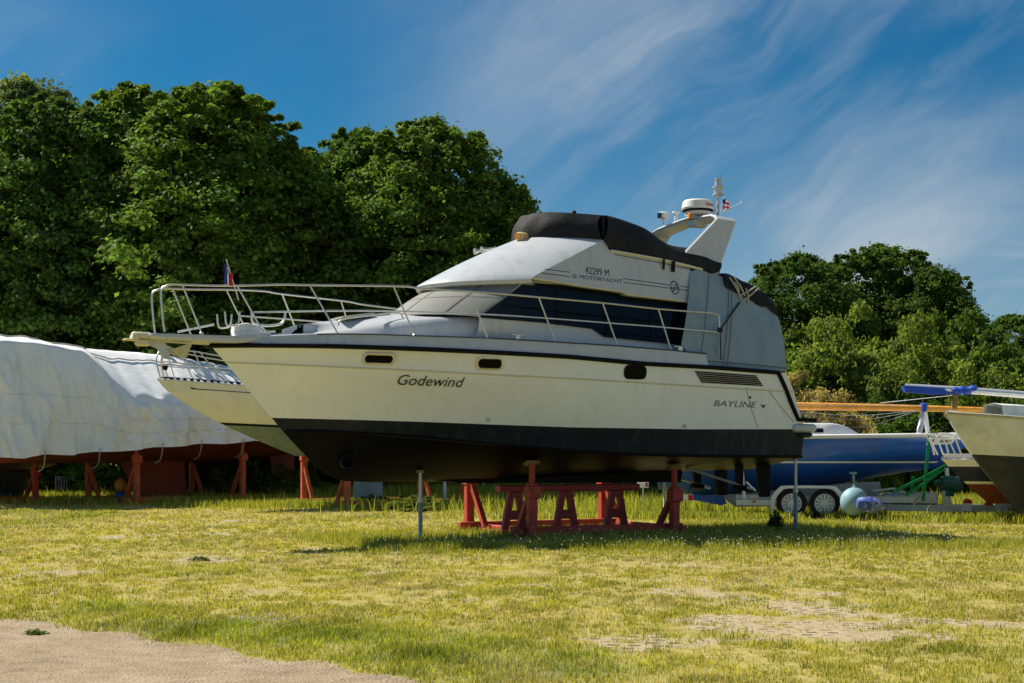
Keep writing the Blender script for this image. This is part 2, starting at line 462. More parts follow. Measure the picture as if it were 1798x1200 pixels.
# engine vent: six slots in a raked frame
vf = None
vq = [(1219, 651.5), (1327, 659.5), (1340, 679), (1232, 673)]
mb = MB(); mb.poly([on_hull(x, y, .004) for x, y in vq])
vent = YB(mb, 'engine_vent', M['cream'])
for k in range(6):
    a = (k + .06) / 6; b = (k + .80) / 6
    def Q(s, t): 
        l = (vq[0][0] + (vq[3][0] - vq[0][0]) * t, vq[0][1] + (vq[3][1] - vq[0][1]) * t)
        r = (vq[1][0] + (vq[2][0] - vq[1][0]) * t, vq[1][1] + (vq[2][1] - vq[1][1]) * t)
        return on_hull(l[0] + (r[0] - l[0]) * s, l[1] + (r[1] - l[1]) * s, 0)
    mb = MB(); pts = [Q(s, a) for s in (0, .5, 1)] + [Q(s, b) for s in (1, .5, 0)]
    mb.prism([(p[0], p[1] - .013, p[2]) for p in pts], (0, .008, 0)); YB(mb, 'slot', M['rubber'], vent)

# ---- lettering
def text_part(s, p0, p1, surf, name, m, hgt=1.0, shear=0.0, parent=None, out=.004, wide=1.0):
    """lettering running from p0 to p1 (points of a surface), laid onto that surface"""
    cu = bpy.data.curves.new('lettering', 'FONT'); cu.body = s; cu.shear = shear; cu.resolution_u = 3
    cu.offset = .0 if wide == 1 else (wide - 1)
    ob = bpy.data.objects.new('lettering', cu); COL.objects.link(ob)
    dg = bpy.context.evaluated_depsgraph_get()
    me = bpy.data.meshes.new_from_object(ob.evaluated_get(dg))
    bpy.data.objects.remove(ob)
    V = [v.co.copy() for v in me.vertices]
    x0, x1 = min(v.x for v in V), max(v.x for v in V)
    L = math.hypot(p1[0] - p0[0], p1[2] - p0[2]); sc = L / (x1 - x0)
    du, dz = (p1[0] - p0[0]) / L, (p1[2] - p0[2]) / L
    for v, c in zip(me.vertices, V):
        X, Y = (c.x - x0) * sc, c.y * sc * hgt
        u, z = p0[0] + X * du, p0[2] + X * dz + Y
        v.co = (u - ORG[0], surf(u, z) - out - ORG[1], z - ORG[2])
    me.name = name; me.materials.clear(); me.materials.append(m)
    o = bpy.data.objects.new(name, me); COL.objects.link(o); o.parent = parent if parent is not None else yacht
    return o
text_part('Godewind', on_hull(697, 676, 0), on_hull(813, 680.5, 0), hull_y, 'lettering', M['ink'], .94, .22, hull)
M['worn_ink'] = mat('worn grey lettering', (.10, .10, .105), .6)
text_part('BAYLINE', on_hull(1253, 713.5, 0), on_hull(1328, 716.5, 0), hull_y, 'lettering', M['worn_ink'], .62, .2, hull)
mb = MB(); d = [on_hull(x, y, .004) for x, y in ((1334, 711), (1345, 711.5), (1341, 718), (1338, 715))]; mb.poly(d); YB(mb, 'emblem', M['worn_ink'], hull)

# ---- deck moulding, side decks
zp_tr = [(375, 600), (400, 597), (480, 590), (545, 587), (598, 586), (640, 586.5), (740, 589.5), (857, 593.5), (1000, 602), (1082, 607), (1176, 614.5), (1238, 621)]
ZP = [F.locf(x, y, lambda u: -(b_sheer(u) - .05)) for x, y in zp_tr]
ZP = [(l[0], l[2]) for l in ZP]
def zp(u): return itp(u, ZP)
def zs(u): return itp(u, CV['sheer']['pts'])
u_band = F.loc(1240, 630, -1.62)[0]
us = [0.03 + (u_band - .03) * t for t in ts(50)]
rows = [[(u, -b_sheer(u), zs(u) + .01) for u in us], [(u, -(b_sheer(u) - .035), zs(u) + .6 * (zp(u) - zs(u))) for u in us], [(u, -max(b_sheer(u) - .06, .002), zp(u)) for u in us], [(u, -max(b_sheer(u) - .11, .001), zp(u) + .012) for u in us],
        [(u, -max(b_sheer(u) - .4, .0005), zp(u) + .02) for u in us], [(u, 0, zp(u) + .04) for u in us]]
mb = MB(); mb.grid(rows); mb.grid(mirror(rows)); 
endr = [r[-1] for r in rows]; mb.poly(endr + [(u_band, 0, zs(u_band))]); mb.poly([(p[0], -p[1], p[2]) for p in endr] + [(u_band, 0, zs(u_band))])
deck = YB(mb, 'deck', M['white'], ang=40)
# cockpit sole / aft coaming under the canvas
ua = CV['sheer']['u1']
mb = MB(); mb.grid([[(u, -b_sheer(u) + .01, zs(u) + .012), (u, 0, zs(u) + .05), (u, b_sheer(u) - .01, zs(u) + .012)] for u in np.linspace(u_band - .05, ua, 8)])
YB(mb, 'cockpit_coaming', M['white'])
# dark pinstripe at the deck edge
mb = MB()
uu = [u for u in us if u > 1.3]
for sg in (1, -1): mb.tube([(u, -sg * (b_sheer(u) - .052), zp(u) - .004) for u in uu], .011, 5)
YB(mb, 'pinstripe', M['navy'], deck)

# ---- trunk cabin
def bt(u):
    b = b_sheer(u) - .33
    n = 1.0 if u > 3.2 else (1 - (1 - max(0, (u - 1.05)) / 2.15) ** 2.2) if u > 1.05 else 0
    return max(.0, min(b, 1.36) * n)
zn = [F.locf(x, y, lambda u: -max(bt(u) - .1, .05)) for x, y in ((520, 585), (560, 581), (600, 576), (640, 571), (700, 563), (770, 557), (845, 555))]
ZN = [(l[0], l[2]) for l in zn]
zc = [F.loc(x, y, 0.0) for x, y in ((486, 582), (519, 571), (560, 566), (624, 559), (690, 553))]
ZC = [(l[0], l[2]) for l in zc]
def ztn(u): return max(itp(u, ZN), zp(u) + .02)
def ztc(u): return max(itp(u, ZC), ztn(u) + .03)
us = list(np.linspace(1.06, 4.1, 34))
rows = []
rows.append([(u, -bt(u), zp(u)) for u in us])
rows.append([(u, -max(bt(u) - .05, 0), zp(u) + .55 * (ztn(u) - zp(u))) for u in us])
rows.append([(u, -max(bt(u) - .10, 0), ztn(u) - .03) for u in us])
rows.append([(u, -max(bt(u) - .16, 0), ztn(u) + .0) for u in us])
for f in (.66, .33, 0):
    rows.append([(u, -max(bt(u) - .16, 0) * f, ztn(u) + (ztc(u) - ztn(u)) * (1 - f ** 2)) for u in us])
mb = MB(); mb.grid(rows); mb.grid(mirror(rows))
trunk = YB(mb, 'cabin_trunk', M['white'], ang=45)
# deck hatch and grab rails on the trunk
mb = MB()
hu = 2.0
for sg in (-1, 1):
    g = [(1.75, sg * .5, ztn(1.75) + .03), (1.8, sg * .5, ztn(1.8) + .11), (2.2, sg * .55, ztn(2.2) + .13), (2.65, sg * .6, ztn(2.65) + .12), (2.72, sg * .6, ztn(2.72) + .02)]
    mb = MB(); mb.tube(spline(g, 4), .013, 6); YB(mb, 'grab_rail', M['steel'], trunk)
mb = MB(); mb.bbox((2.15, 0, ztc(2.15) + .015), (.55, .55, .05), .02, Matrix.Rotation(R(-9), 3, 'Y'))
YB(mb, 'deck_hatch', M['mesh_cover'], trunk)

# ---- house: windscreen, sides, side windows
def ell(a, us_, uc, B, p):
    """plan curve of the front: a from -1 (near side) to 1 (far side)"""
    y = B * math.copysign(math.sin(abs(a) * math.pi / 2), a)
    return uc + (us_ - uc) * abs(y / B) ** p, y
lb = F.loc(845, 557, -1.27); lt = F.loc(928, 498, -1.18); cb = F.loc(688, 555, 0)
zt_c = F.loc(790, 494, 0)
def wind(a, s, off=0.0):
    ub, yb = ell(a, lb[0], cb[0], 1.27, 2.3); zb = cb[2] + (lb[2] - cb[2]) * abs(a) ** 2
    ut, yt = ell(a, lt[0], 3.52, 1.18, 2.4); zt = lt[2] + .02
    p = Vector((ub + (ut - ub) * s, yb + (yt - yb) * s, zb + (zt - zb) * s))
    n = Vector((-1, 1.2 * yb / 1.27, .8)).normalized()
    p += n * (off + .03 * math.sin(math.pi * s))
    return p
A = np.linspace(-1, 1, 33)
mb = MB(); mb.grid([[wind(a, s) for a in A] for s in np.linspace(-.03, 1, 9)])
ws = YB(mb, 'windscreen_cover', M['mesh_cover'])
mb = MB()
for a0, a1 in ((-.52, -.50), (-.16, -.14), (.18, .16), (.52, .5)):
    mb.grid([[wind(a0 + d + (a1 - a0) * 0 , s, .006) for d in (-.012, .012)] for s in np.linspace(0, 1, 9)])
for s0 in (.5,): mb.grid([[wind(a, s0 + d, .005) for a in A] for d in (-.008, .008)])
YB(mb, 'seam', M['seam'], ws)
# side wall and its window, both sides
def side_y(z): return -1.28 + .10 * (z - lb[2]) / .6
def on_side(px, py, out=0.0):
    y = -1.25
    for _ in range(10): l = F.loc(px, py, y); y = side_y(l[2])
    return (l[0], y - out, l[2])
wq = [(839, 558), (880, 528), (921, 496), (1010, 503), (1088, 512), (1101, 518), (1150, 524), (1206, 530), (1206, 607), (1130, 599.5), (1060, 592), (1050, 585), (1039, 578), (950, 567)]
house_bot = [on_side(845, 558)] + [(u, -1.28, zp(u) - .01) for u in np.linspace(3.7, 7.6, 10)]
mb = MB()
for sg in (1, -1):
    lo = [(u, -sg * min(bt(u), 1.36), zp(u) - .01) for u in np.linspace(3.6, 7.62, 16)]
    md = [(u, -sg * 1.30, zp(u) + .12) for u in np.linspace(3.62, 7.62, 16)]
    hi_ = [(max(u, 3.66), sg * side_y(lb[2] - .02 * 0), lb[2]) for u in np.linspace(3.66, 7.62, 16)]
    tp = [(u, sg * side_y(4.0), 4.0 - .09 * (u - 4.5) / 3) for u in np.linspace(4.6, 7.55, 16)]
    mb.grid([lo, md, hi_, tp])
mb.grid([[(7.6, s * 1.28, z) for s in (-1, 0, 1)] for z in (2.6, 3.9)])
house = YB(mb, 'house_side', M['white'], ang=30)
for sg in (1, -1):
    mb = MB(); pts = [on_side(x, y, .012) for x, y in wq]
    mb.prism([(p[0], sg * p[1], p[2]) for p in pts], (0, sg * .01, 0))
    w = YB(mb, 'side_window', M['glass'])
    mb = MB()
    for x in (975, 1062, 1140):
        a, b = on_side(x, 503 + (x - 1000) * .1 if x > 1000 else 505, .017), on_side(x + 3, 571 if x < 1039 else 590 + (x - 1060) * .11, .017)
        mb = MB(); mb.bar((a[0], sg * a[1], a[2]), (b[0], sg * b[1], b[2]), .035, .012, (0, 1, 0)); YB(mb, 'window_bar', M['rubber'], w)

# ---- flybridge
ZB0 = F.loc(921, 487.5, -1.32); 
UC = F.loc(741, 501, 0)[0]; ZLC = F.loc(741, 499, 0)[2]
TOPN = F.loc(1059, 421.5, -1.16)
UTC = 4.92; ZTC = 4.70
NB = F.loc(934, 487, -1.32)
LB = []
def lip(a, k):
    u, y = ell(a, NB[0], UC, 1.32, 2.3)
    z = ZLC + (NB[2] - ZLC) * abs(a) ** 1.5
    if k == 0: return Vector((u + .10, y * .94, z - .10))
    if k == 1: return Vector((u + .01, y, z - .085))
    if k == 2: return Vector((u - .02, y * 1.005, z - .03))
    return Vector((u + .02, y, z + .01))
def ftop(a):
    return Vector((UTC + (TOPN[0] - UTC) * abs(a) ** 2, 1.16 * a, ZTC + (TOPN[2] - ZTC) * abs(a) ** 2))
A = list(np.linspace(-1, 1, 41))
def slope(a, s):
    p = lip(a, 3).lerp(ftop(a), s); n = Vector((-.45, .0, .9)); return p + n * .03 * math.sin(math.pi * s) * (1 - abs(a) ** 6)
rows = [[lip(a, k) for a in A] for k in range(3)] + [[slope(a, s) for a in A] for s in np.linspace(0, 1, 12)]
mb = MB(); mb.grid(rows)
# soffit from the lip back to the windscreen head
mb.grid([[lip(a, 0) for a in A], [Vector((max(wind(a, 1)[0], 3.4) + .15, wind(a, 1)[1], lip(a, 0)[2] + .02)) for a in A]])
def fly_y(u, z): return -1.32 + .16 * np.clip((z - 3.9) / .75, -.3, 1.2)
def on_fly(px, py, out=0.0):
    y = -1.25
    for _ in range(10): l = F.loc(px, py, y); y = fly_y(l[0], l[2])
    return (l[0], float(y) - out, l[2])
botq = [(934, 487), (973, 493), (1030, 502), (1093, 511), (1102, 516), (1150, 521.5), (1213, 529)]
topq = [(1059, 421.5), (1066, 431), (1074, 441), (1120, 449), (1160, 456), (1190, 463), (1212, 470)]
lo = [on_fly(*p) for p in botq]; hi_ = [on_fly(*p) for p in topq]
for sg in (1, -1):
    rws = [[(a[0] + (b[0] - a[0]) * s, sg * (a[1] + (b[1] - a[1]) * s), a[2] + (b[2] - a[2]) * s) for a, b in zip(lo, hi_)] for s in np.linspace(0, 1, 7)]
    mb.grid(rws)
    mb.grid([[(p[0], sg * p[1], p[2]) for p in lo], [(p[0], sg * (p[1] + .03), p[2] - .03) for p in lo], [(p[0], sg * (p[1] + .22), p[2] - .02) for p in lo]])
mb.poly([lo[-1], hi_[-1], (hi_[-1][0], -hi_[-1][1], hi_[-1][2]), (lo[-1][0], -lo[-1][1], lo[-1][2])])
mb.grid([[(u, -1.1, 4.0 - .03 * (u - 4.5)), (u, 1.1, 4.0 - .03 * (u - 4.5))] for u in (4.3, 7.6)])
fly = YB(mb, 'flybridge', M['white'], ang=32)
mb = MB()
for sg in (1, -1):
    mb.tube([(p[0], sg * (p[1] - .015), p[2]) for p in [on_fly(x, y) for x, y in ((1072, 441), (1120, 449), (1164, 457), (1210, 468), (1232, 474))]], .022, 6)
    mb.tube([(p[0], sg * (p[1] + .004), p[2] - .012) for p in lo], .018, 6)
YB(mb, 'coaming_lip', M['ledge'], fly)
mb = MB()
for path in ([(957, 473), (1001, 478.5)], [(1094, 489.5), (1176, 501)], [(1194, 503), (1210, 505)], [(949, 479.5), (1000, 486)], [(1095, 496), (1210, 511)], [(1078, 447), (1160, 462), (1212, 473)]):
    mb = MB(); mb.tube([on_fly(x, y, .002) for x, y in path], .006, 5); YB(mb, 'pinstripe', M['navy'], fly)
fy = lambda u, z: float(fly_y(u, z))
text_part('42299 M', on_fly(1028, 480.5), on_fly(1070, 486), fy, 'lettering', M['ink'], 1.3, .0, fly)
text_part('SE MOTORYACHT', on_fly(1004, 488), on_fly(1093, 498), fy, 'lettering', M['navy'], .8, .12, fly)
# round emblem: ring with two waves
c = on_fly(1184.5, 505.5); rr = 9.5 / FPX * 23.3
mb = MB()
def EP(x, z, o=.004): return (c[0] + x, fy(c[0] + x, c[2] + z) - o, c[2] + z)
mb.grid([[EP(r * math.cos(a) * .92, r * math.sin(a) * 1.25) for a in np.linspace(0, 2 * math.pi, 33)] for r in (rr * .84, rr)])
for dz in (.02, -.025):
    mb.grid([[EP(x, dz + .03 * math.sin(x * 38) + w_ * .01) for x in np.linspace(-rr * .78, rr * .78, 17)] for w_ in (-1, 1)])
YB(mb, 'emblem', M['navy'], fly)
# horns and searchlight on the flybridge front
for dx in (-6, 6):
    h = F.loc(851 + dx, 441 - dx * .25, .75)
    mb = MB(); mb.lathe([(.055, -.02), (.05, 0), (.025, .06), (.018, .22), (.026, .24)], 12, (h[0] - .1, h[1], h[2]), Matrix.Rotation(R(80), 3, 'Y'))
    mb.tube([(h[0] + .05, h[1], h[2]), (h[0] + .06, h[1], h[2] - .12)], .015, 6); YB(mb, 'horn', M['steel'], fly)
l = F.loc(916, 416, -.25)
mb = MB(); rot = Matrix.Rotation(R(20), 3, 'Z')
mb.bbox((l[0], l[1], l[2]), (.19, .17, .13), .03, rot); mb.tube([(l[0] + .04, l[1], l[2] - .05), (l[0] + .05, l[1], l[2] - .22)], .035, 8); mb.bbox((l[0] + .06, l[1], l[2] - .19), (.2, .14, .02), .008)
sl = YB(mb, 'searchlight', M['lamp_yellow'], fly)
mb = MB(); mb.bbox(Vector((l[0], l[1], l[2])) + rot @ Vector((-.097, 0, 0)), (.012, .13, .09), .005, rot); YB(mb, 'lens', M['lens'], sl)
for x, y in ((980, 413), (1020, 434)):
    k = F.loc(x, y, -.6); mb = MB(); mb.ball((k[0], k[1], k[2]), .03, 8); YB(mb, 'cover_stud', M['steel'], fly)

# ---- radar arch
AN = dict(bf=F.loc(1205, 442, -1.12), ba=F.loc(1262, 468, -1.12), tf=F.loc(1258, 386, -1.0), ta=F.loc(1290, 391, -1.0))
st = []
up = lambda p, du, dz: (p[0] + du, p[2] + dz)
st.append((-1.16, up(AN['bf'], -.15, -.15), up(AN['ba'], -.03, -.22)))
st.append((-1.12, up(AN['bf'], 0, 0), up(AN['ba'], 0, 0)))
st.append((-1.00, up(AN['tf'], 0, 0), up(AN['ta'], 0, 0)))
st.append((-.94, up(AN['tf'], .02, .05), up(AN['ta'], 0, .04)))
st.append((-.80, up(AN['tf'], .04, .09), up(AN['ta'], -.03, .07)))
st.append((0, up(AN['tf'], .03, .14), up(AN['ta'], -.08, .12)))
st = st + [(-y, a, b) for y, a, b in st[-2::-1]]
mb = MB(); rows = []
for i, (y, a, b) in enumerate(st):
    j0, j1 = max(i - 1, 0), min(i + 1, len(st) - 1)
    t = Vector((0, st[j1][0] - st[j0][0], st[j1][1][1] - st[j0][1][1])).normalized()
    n = Vector((1, 0, 0)).cross(t).normalized() * .055
    pa, pb = Vector((a[0], y, a[1])), Vector((b[0], y, b[1]))
    d = (pb - pa).normalized() * .03
    rows.append([pa - n * .6, pa - d, pa + n * .6, pb + n * .6, pb + d, pb - n * .6])
mb.grid(rows, closed_v=True)
arch = YB(mb, 'radar_arch', M['white'], ang=30)
ztop = AN['tf'][2] + .2
# radar dome
d = F.loc(1225, 379, -.25)
mb = MB(); mb.lathe([(.20, 0), (.22, .01), (.23, .05), (.20, .07), (.24, .075), (.26, .09), (.272, .12), (.252, .225), (.225, .25), (0, .258)], 28, (d[0], d[1], d[2] + .0))
dome = YB(mb, 'radar_dome', M['plastic_white'], arch, ang=30)
mb = MB(); mb.lathe([(.235, .068), (.262, .072), (.262, .09), (.245, .09)], 28, (d[0], d[1], d[2])); YB(mb, 'dome_gap', M['rubber'], dome)
def dome_y(u, z): 
    x = u - d[0]; r = .268; 
    return d[1] - math.sqrt(max(r * r - min(abs(x), .26) ** 2, 0))
text_part('Raymarine', (d[0] - .01, 0, d[2] + .135), (d[0] + .22, 0, d[2] + .135), dome_y, 'lettering', M['red_plastic'], 1.3, 0, dome, out=.004, wide=1.02)
mb = MB(); mb.bbox((d[0], d[1], d[2] - .06), (.42, .3, .03), .01); mb.tube([(d[0] - .15, d[1], d[2] - .1), (d[0] - .15, d[1], d[2])], .02, 6); mb.tube([(d[0] + .15, d[1], d[2] - .12), (d[0] + .15, d[1], d[2])], .02, 6); mb.bbox((d[0], d[1], d[2] - .13), (.3, .2, .14), .03)
YB(mb, 'dome_bracket', M['white'], dome)
mb = MB(); mb.bbox((d[0] - .22, d[1] - .1, d[2] - .04), (.06, .08, .12), .02); YB(mb, 'orange_lamp', M['orange_plastic'], arch)
l = F.loc(1165, 379, .55)
mb = MB(); mb.bbox(l, (.16, .15, .12), .02); mb.tube([l, (l[0], l[1], l[2] - .16)], .02, 6)
fl = YB(mb, 'floodlight', M['plastic_white'], arch)
mb = MB(); mb.bbox((l[0] - .083, l[1], l[2]), (.012, .12, .09), .004); YB(mb, 'lens', M['glass'], fl)
l = F.loc(1187, 379, .35); mb = MB(); mb.lathe([(.07, .06), (.075, .05), (.03, .03), (.03, -.13), (.05, -.14)], 12, l); YB(mb, 'antenna', M['plastic_white'], arch)
# mast with light
m0 = F.loc(1261, 382, -.35); m1 = F.loc(1261, 318, -.35)
H = m1[2] - m0[2]
mb = MB(); mb.tube([(m0[0], m0[1], m0[2] - .1), (m0[0], m0[1], m0[2] + H * .62)], .026, 8)
mb.tube([(m0[0] - .12, m0[1], m0[2]), (m0[0] - .01, m0[1], m0[2] + H * .4)], .012, 6)
pole = YB(mb, 'light_mast', M['white'], arch)
mb = MB(); z = m0[2] + H * .60; mb.lathe([(.05, 0), (.10, .0), (.10, .02), (.07, .03), (.08, .12), (.10, .125), (.10, .15), (.06, .16), (.055, .26), (.07, .27), (.07, .29), (0, .30)], 16, (m0[0], m0[1], z))
YB(mb, 'mast_light', M['galv'], pole)
w0 = F.loc(1268, 372, -.2); w1 = F.loc(1302, 356, -.1)
mb = MB(); mb.tube([w0, w1], .007, 5); mb.ball(w1, .02, 8); YB(mb, 'whip_antenna', M['plastic_white'], arch)

# ---- stern gear
for s in (-.62, .62):
    a = F.loc(1328, 816, -.62); b = F.loc(1347, 873, -.62)
    mb = MB(); uf, ub2, zt, zb = a[0], b[0] - .0, a[2] + .06, b[2]
    prof = [(uf, zt), (uf + .06, zb + .02), (uf + .08, zb), (ub2 + .05, zb), (ub2 + .05, zt)]
    rows = []
    for w_, f in ((-.02, 1), (.02, 1)): rows.append([(x, s + w_, z) for x, z in prof])
    mb.prism([(x, s - .025, z) for x, z in prof], (0, .05, 0)); YB(mb, 'rudder', M['black'])
    a = F.loc(1290, 816, -.62); mb = MB()
    mb.prism([(a[0], s - .02, a[2] + .1), (a[0] + .03, s - .02, a[2] - .38), (a[0] + .16, s - .02, a[2] - .38), (a[0] + .17, s - .02, a[2] + .1)], (0, .04, 0))
    mb.tube([(a[0] - .02, s, a[2] - .37), (a[0] + .22, s, a[2] - .40)], .05, 10); YB(mb, 'shaft_bracket', M['black'])
    p0, p1 = F.loc(1205, 822, -.62), F.loc(1322, 860, -.62)
    mb = MB(); mb.tube([(p0[0], s, p0[2]), (p1[0], s, p1[2])], .024, 8); YB(mb, 'shaft', M['galv'])

# ---- rails
def rail_pt(px, py, off, mn=.28):
    return F.locf(px, py, lambda u: -max(b_sheer(u) - off, mn))
topr = [(299, 499.5), (360, 501.5), (419, 502), (496, 500), (544, 501), (700, 503), (742, 507), (825, 512.5), (883, 517), (946, 522.5), (1059, 532.5), (1156, 543), (1245, 549.5)]
RT = [rail_pt(x, y, .10) for x, y in topr]
head = [F.loc(289, 583, -.28), F.loc(286, 560, -.28), F.loc(282.5, 516, -.28), F.loc(286, 505, -.28)]
tail = [rail_pt(x, y, .10) for x, y in ((1256, 551), (1262, 557), (1263, 583), (1263, 624))]
midr = [(442, 549), (560, 546.5), (680, 546.5), (840, 552), (957, 559), (1100, 570), (1164, 575), (1262, 584)]
RM = [rail_pt(x, y, .10) for x, y in midr]
stan = [((320, 500), (354, 585), .3), ((416, 501), (466, 589), .1), ((544, 501), (594, 588), .1), ((691, 503), (728, 589), .1), ((825, 512), (857, 595), .1), ((946, 522.5), (975, 601), .1), ((1058, 532), (1084, 607), .1), ((1156, 543), (1178, 614.5), .1)]
for sg in (1, -1):
    fl = lambda P: [(p[0], sg * p[1], p[2]) for p in P]
    mb = MB(); mb.tube(spline(fl(head), 4) + spline(fl(RT), 5) + spline(fl(tail), 4), .0145, 8)
    rail = YB(mb, 'hand_rail', M['steel'])
    mb = MB(); mb.tube(spline(fl(RM), 5), .0125, 6); YB(mb, 'mid_rail', M['steel'], rail)
    for a, b, o in stan:
        pa, pb = rail_pt(*a, .10), rail_pt(*b, .08)
        zb = max(zp(max(pb[0], .1)), 0) - .01
        mb = MB(); mb.tube(fl([pa, (pb[0], pb[1], min(pb[2], zb + .02) if pb[0] > .3 else pb[2])]), .0125, 6); 
        q = fl([pb])[0]; mb.lathe([(.03, -.01), (.03, .012), (.016, .03)], 8, (q[0], q[1], pb[2] - .01))
        YB(mb, 'stanchion', M['steel'], rail)
# pulpit platform
pt = F.loc(281, 585, -.28); uf = pt[0] - .12; zt = pt[2]
zdk = zp(.35) + .03
mb = MB()
sec = lambda u, w, z, h: [(u, -w, z - h), (u, -w - .02, z - h * .5), (u, -w, z), (u, 0, z + .01), (u, w, z), (u, w + .02, z - h * .5), (u, w, z - h)]
rows = [sec(uf, .16, zt, .05), sec(uf + .04, .22, zt, .07), sec(uf + .25, .30, zt - .005, .08), sec(.3, .32, zdk, .10), sec(1.1, .34, zp(1.1) + .05, .10)]
mb.grid(rows, closed_v=True); mb.poly(rows[0])
pul = YB(mb, 'bow_platform', M['white'], ang=50)
mb = MB(); mb.bbox((uf - .08, 0, zt - .02), (.26, .16, .09), .02); mb.tube([(uf - .17, -.1, zt - .05), (uf - .17, .1, zt - .05)], .05, 10); mb.bbox((uf - .26, 0, zt - .085), (.12, .2, .02), .008); mb.bbox((uf - .06, 0, zt - .12), (.2, .1, .1), .02)
YB(mb, 'anchor_roller', M['ledge'], pul)
# anchor stowed below the platform
mb = MB(); a0 = F.loc(262, 603, 0); 
mb.bar((uf + .02, 0, zt - .10), (uf + .45, 0, zt - .26), .05, .09)
mb.prism([(uf + .30, -.13, zt - .22), (uf + .50, -.02, zt - .33), (uf + .56, -.02, zt - .30), (uf + .62, -.12, zt - .10)], (0, .02, 0)); mb.prism([(uf + .30, .13, zt - .22), (uf + .50, .02, zt - .33), (uf + .56, .02, zt - .30), (uf + .62, .12, zt - .10)], (0, -.02, 0))
mb.prism([(uf + .10, -.03, zt - .11), (uf + .22, -.03, zt - .33), (uf + .34, -.03, zt - .35), (uf + .26, -.03, zt - .12)], (0, .06, 0))
YB(mb, 'anchor', M['galv'])
# foredeck fittings
mb = MB(); l = F.loc(395, 560, .1)
g = [F.loc(381, 552, .3), F.loc(384, 574, .3), F.loc(395, 576, .3), F.loc(404, 572, .3), F.loc(407, 552, .3)]
mb.tube(spline(g, 4), .014, 6); g2 = [(p[0], -p[1] * .4, p[2]) for p in g]; mb.tube(spline(g2, 4), .014, 6)
mb.tube([F.loc(312, 583, .1), F.loc(376, 570, .1)], .015, 6)
YB(mb, 'anchor_bracket', M['steel'])
mb = MB(); g = [F.loc(442, 549, .25), F.loc(444, 566, .25), F.loc(462, 572, .25), F.loc(490, 570, .25), F.loc(499, 562, .25), F.loc(501, 549, .25)]
mb.tube(spline(g, 4), .02, 6); YB(mb, 'mooring_bar', M['steel'])
for u, s in ((.75, -1), (.75, 1), (7.0, -1), (4.2, -1)):
    y = s * (b_sheer(u) - .15); z = zp(u) + .03
    mb = MB(); mb.tube([(u - .11, y, z + .05), (u, y, z + .045), (u + .11, y, z + .05)], .014, 6); mb.box((u, y, z + .01), (.08, .03, .06)); YB(mb, 'cleat', M['steel'], deck)

# ---- cockpit canvas (part of the yacht's enclosure)
bq = [(1196, 605), (1212, 626), (1236, 641), (1262, 644), (1300, 647), (1345, 650), (1381, 653)]
tq = [(1212, 477), (1228, 474), (1246, 480), (1275, 488), (1305, 502), (1340, 523), (1362, 541)]
def resamp(P, n):
    P = spline(P, 6); s = [0]
    for a, b in zip(P[:-1], P[1:]): s.append(s[-1] + (b - a).length)
    out = []
    for t in np.linspace(0, s[-1], n):
        out.append(Vector([np.interp(t, s, [p[k] for p in P]) for k in range(3)]))
    return out
NBQ = resamp([F.loc(x, y, -1.56) for x, y in bq], 30); NTQ = resamp([F.loc(x, y, -1.27) for x, y in tq], 30)
def wrk(p, amp, sc=1.6):
    n = noise.noise(Vector((p[0] * sc, p[1] * sc, p[2] * sc * .6))); n2 = noise.noise(Vector((p[0] * 5, p[1] * 5 + 9, p[2] * 1.2)))
    return amp * (n + .5 * n2)
rows = []
cs = [0, .12, .25, .38, .5, .62, .74, .84, .92, 1.0]
for i in range(30):
    a, b = NBQ[i], NTQ[i]
    prof = []
    for s in cs:
        p = a.lerp(b, s); p.y -= .05 * math.sin(math.pi * s); p.y += wrk(p, .03); prof.append(p)
    for f in (.93, .8, .5, .2, 0): prof.append(Vector((b.x, b.y * f, b.z + .07 * (1 - f * f))))
    rows.append(prof + [Vector((p.x, -p.y, p.z)) for p in prof[-2::-1]])
mb = MB(); mb.grid(rows); mb.poly(rows[-1])
enc = YB(mb, 'cockpit_canvas', M['canvas_grey'], ang=60)
mb = MB()
for px in ((1262, 490, 1262, 640), (1213, 480, 1209, 600)):
    pass
k = lambda i, s: NBQ[i].lerp(NTQ[i], s) + Vector((0, -.012 - .05 * math.sin(math.pi * s), 0))
for i in (6, 12, 13): mb.tube([k(i, s) + Vector((0, wrk(k(i, s), .03), 0)) for s in np.linspace(0, .98, 14)], .005, 5)
mb.tube([k(i, .05) + Vector((0, wrk(k(i, .05), .03), 0)) for i in range(6, 30)], .008, 5)
YB(mb, 'canvas_seam', M['seam'], enc)

# ================================================================== loose covers on the yacht (top level)
def top(mb, name, m, base, label, cat, group=None, ang=60, th=TH, fr=F):
    """a thing that is one mesh, its origin at its own base (given in the boat's axes)"""
    o = mb.build(name, m, None, off=base, ang=ang)
    o.location = fr.world(*base); o.rotation_euler = (0, 0, th)
    return tag(o, label, cat, group)
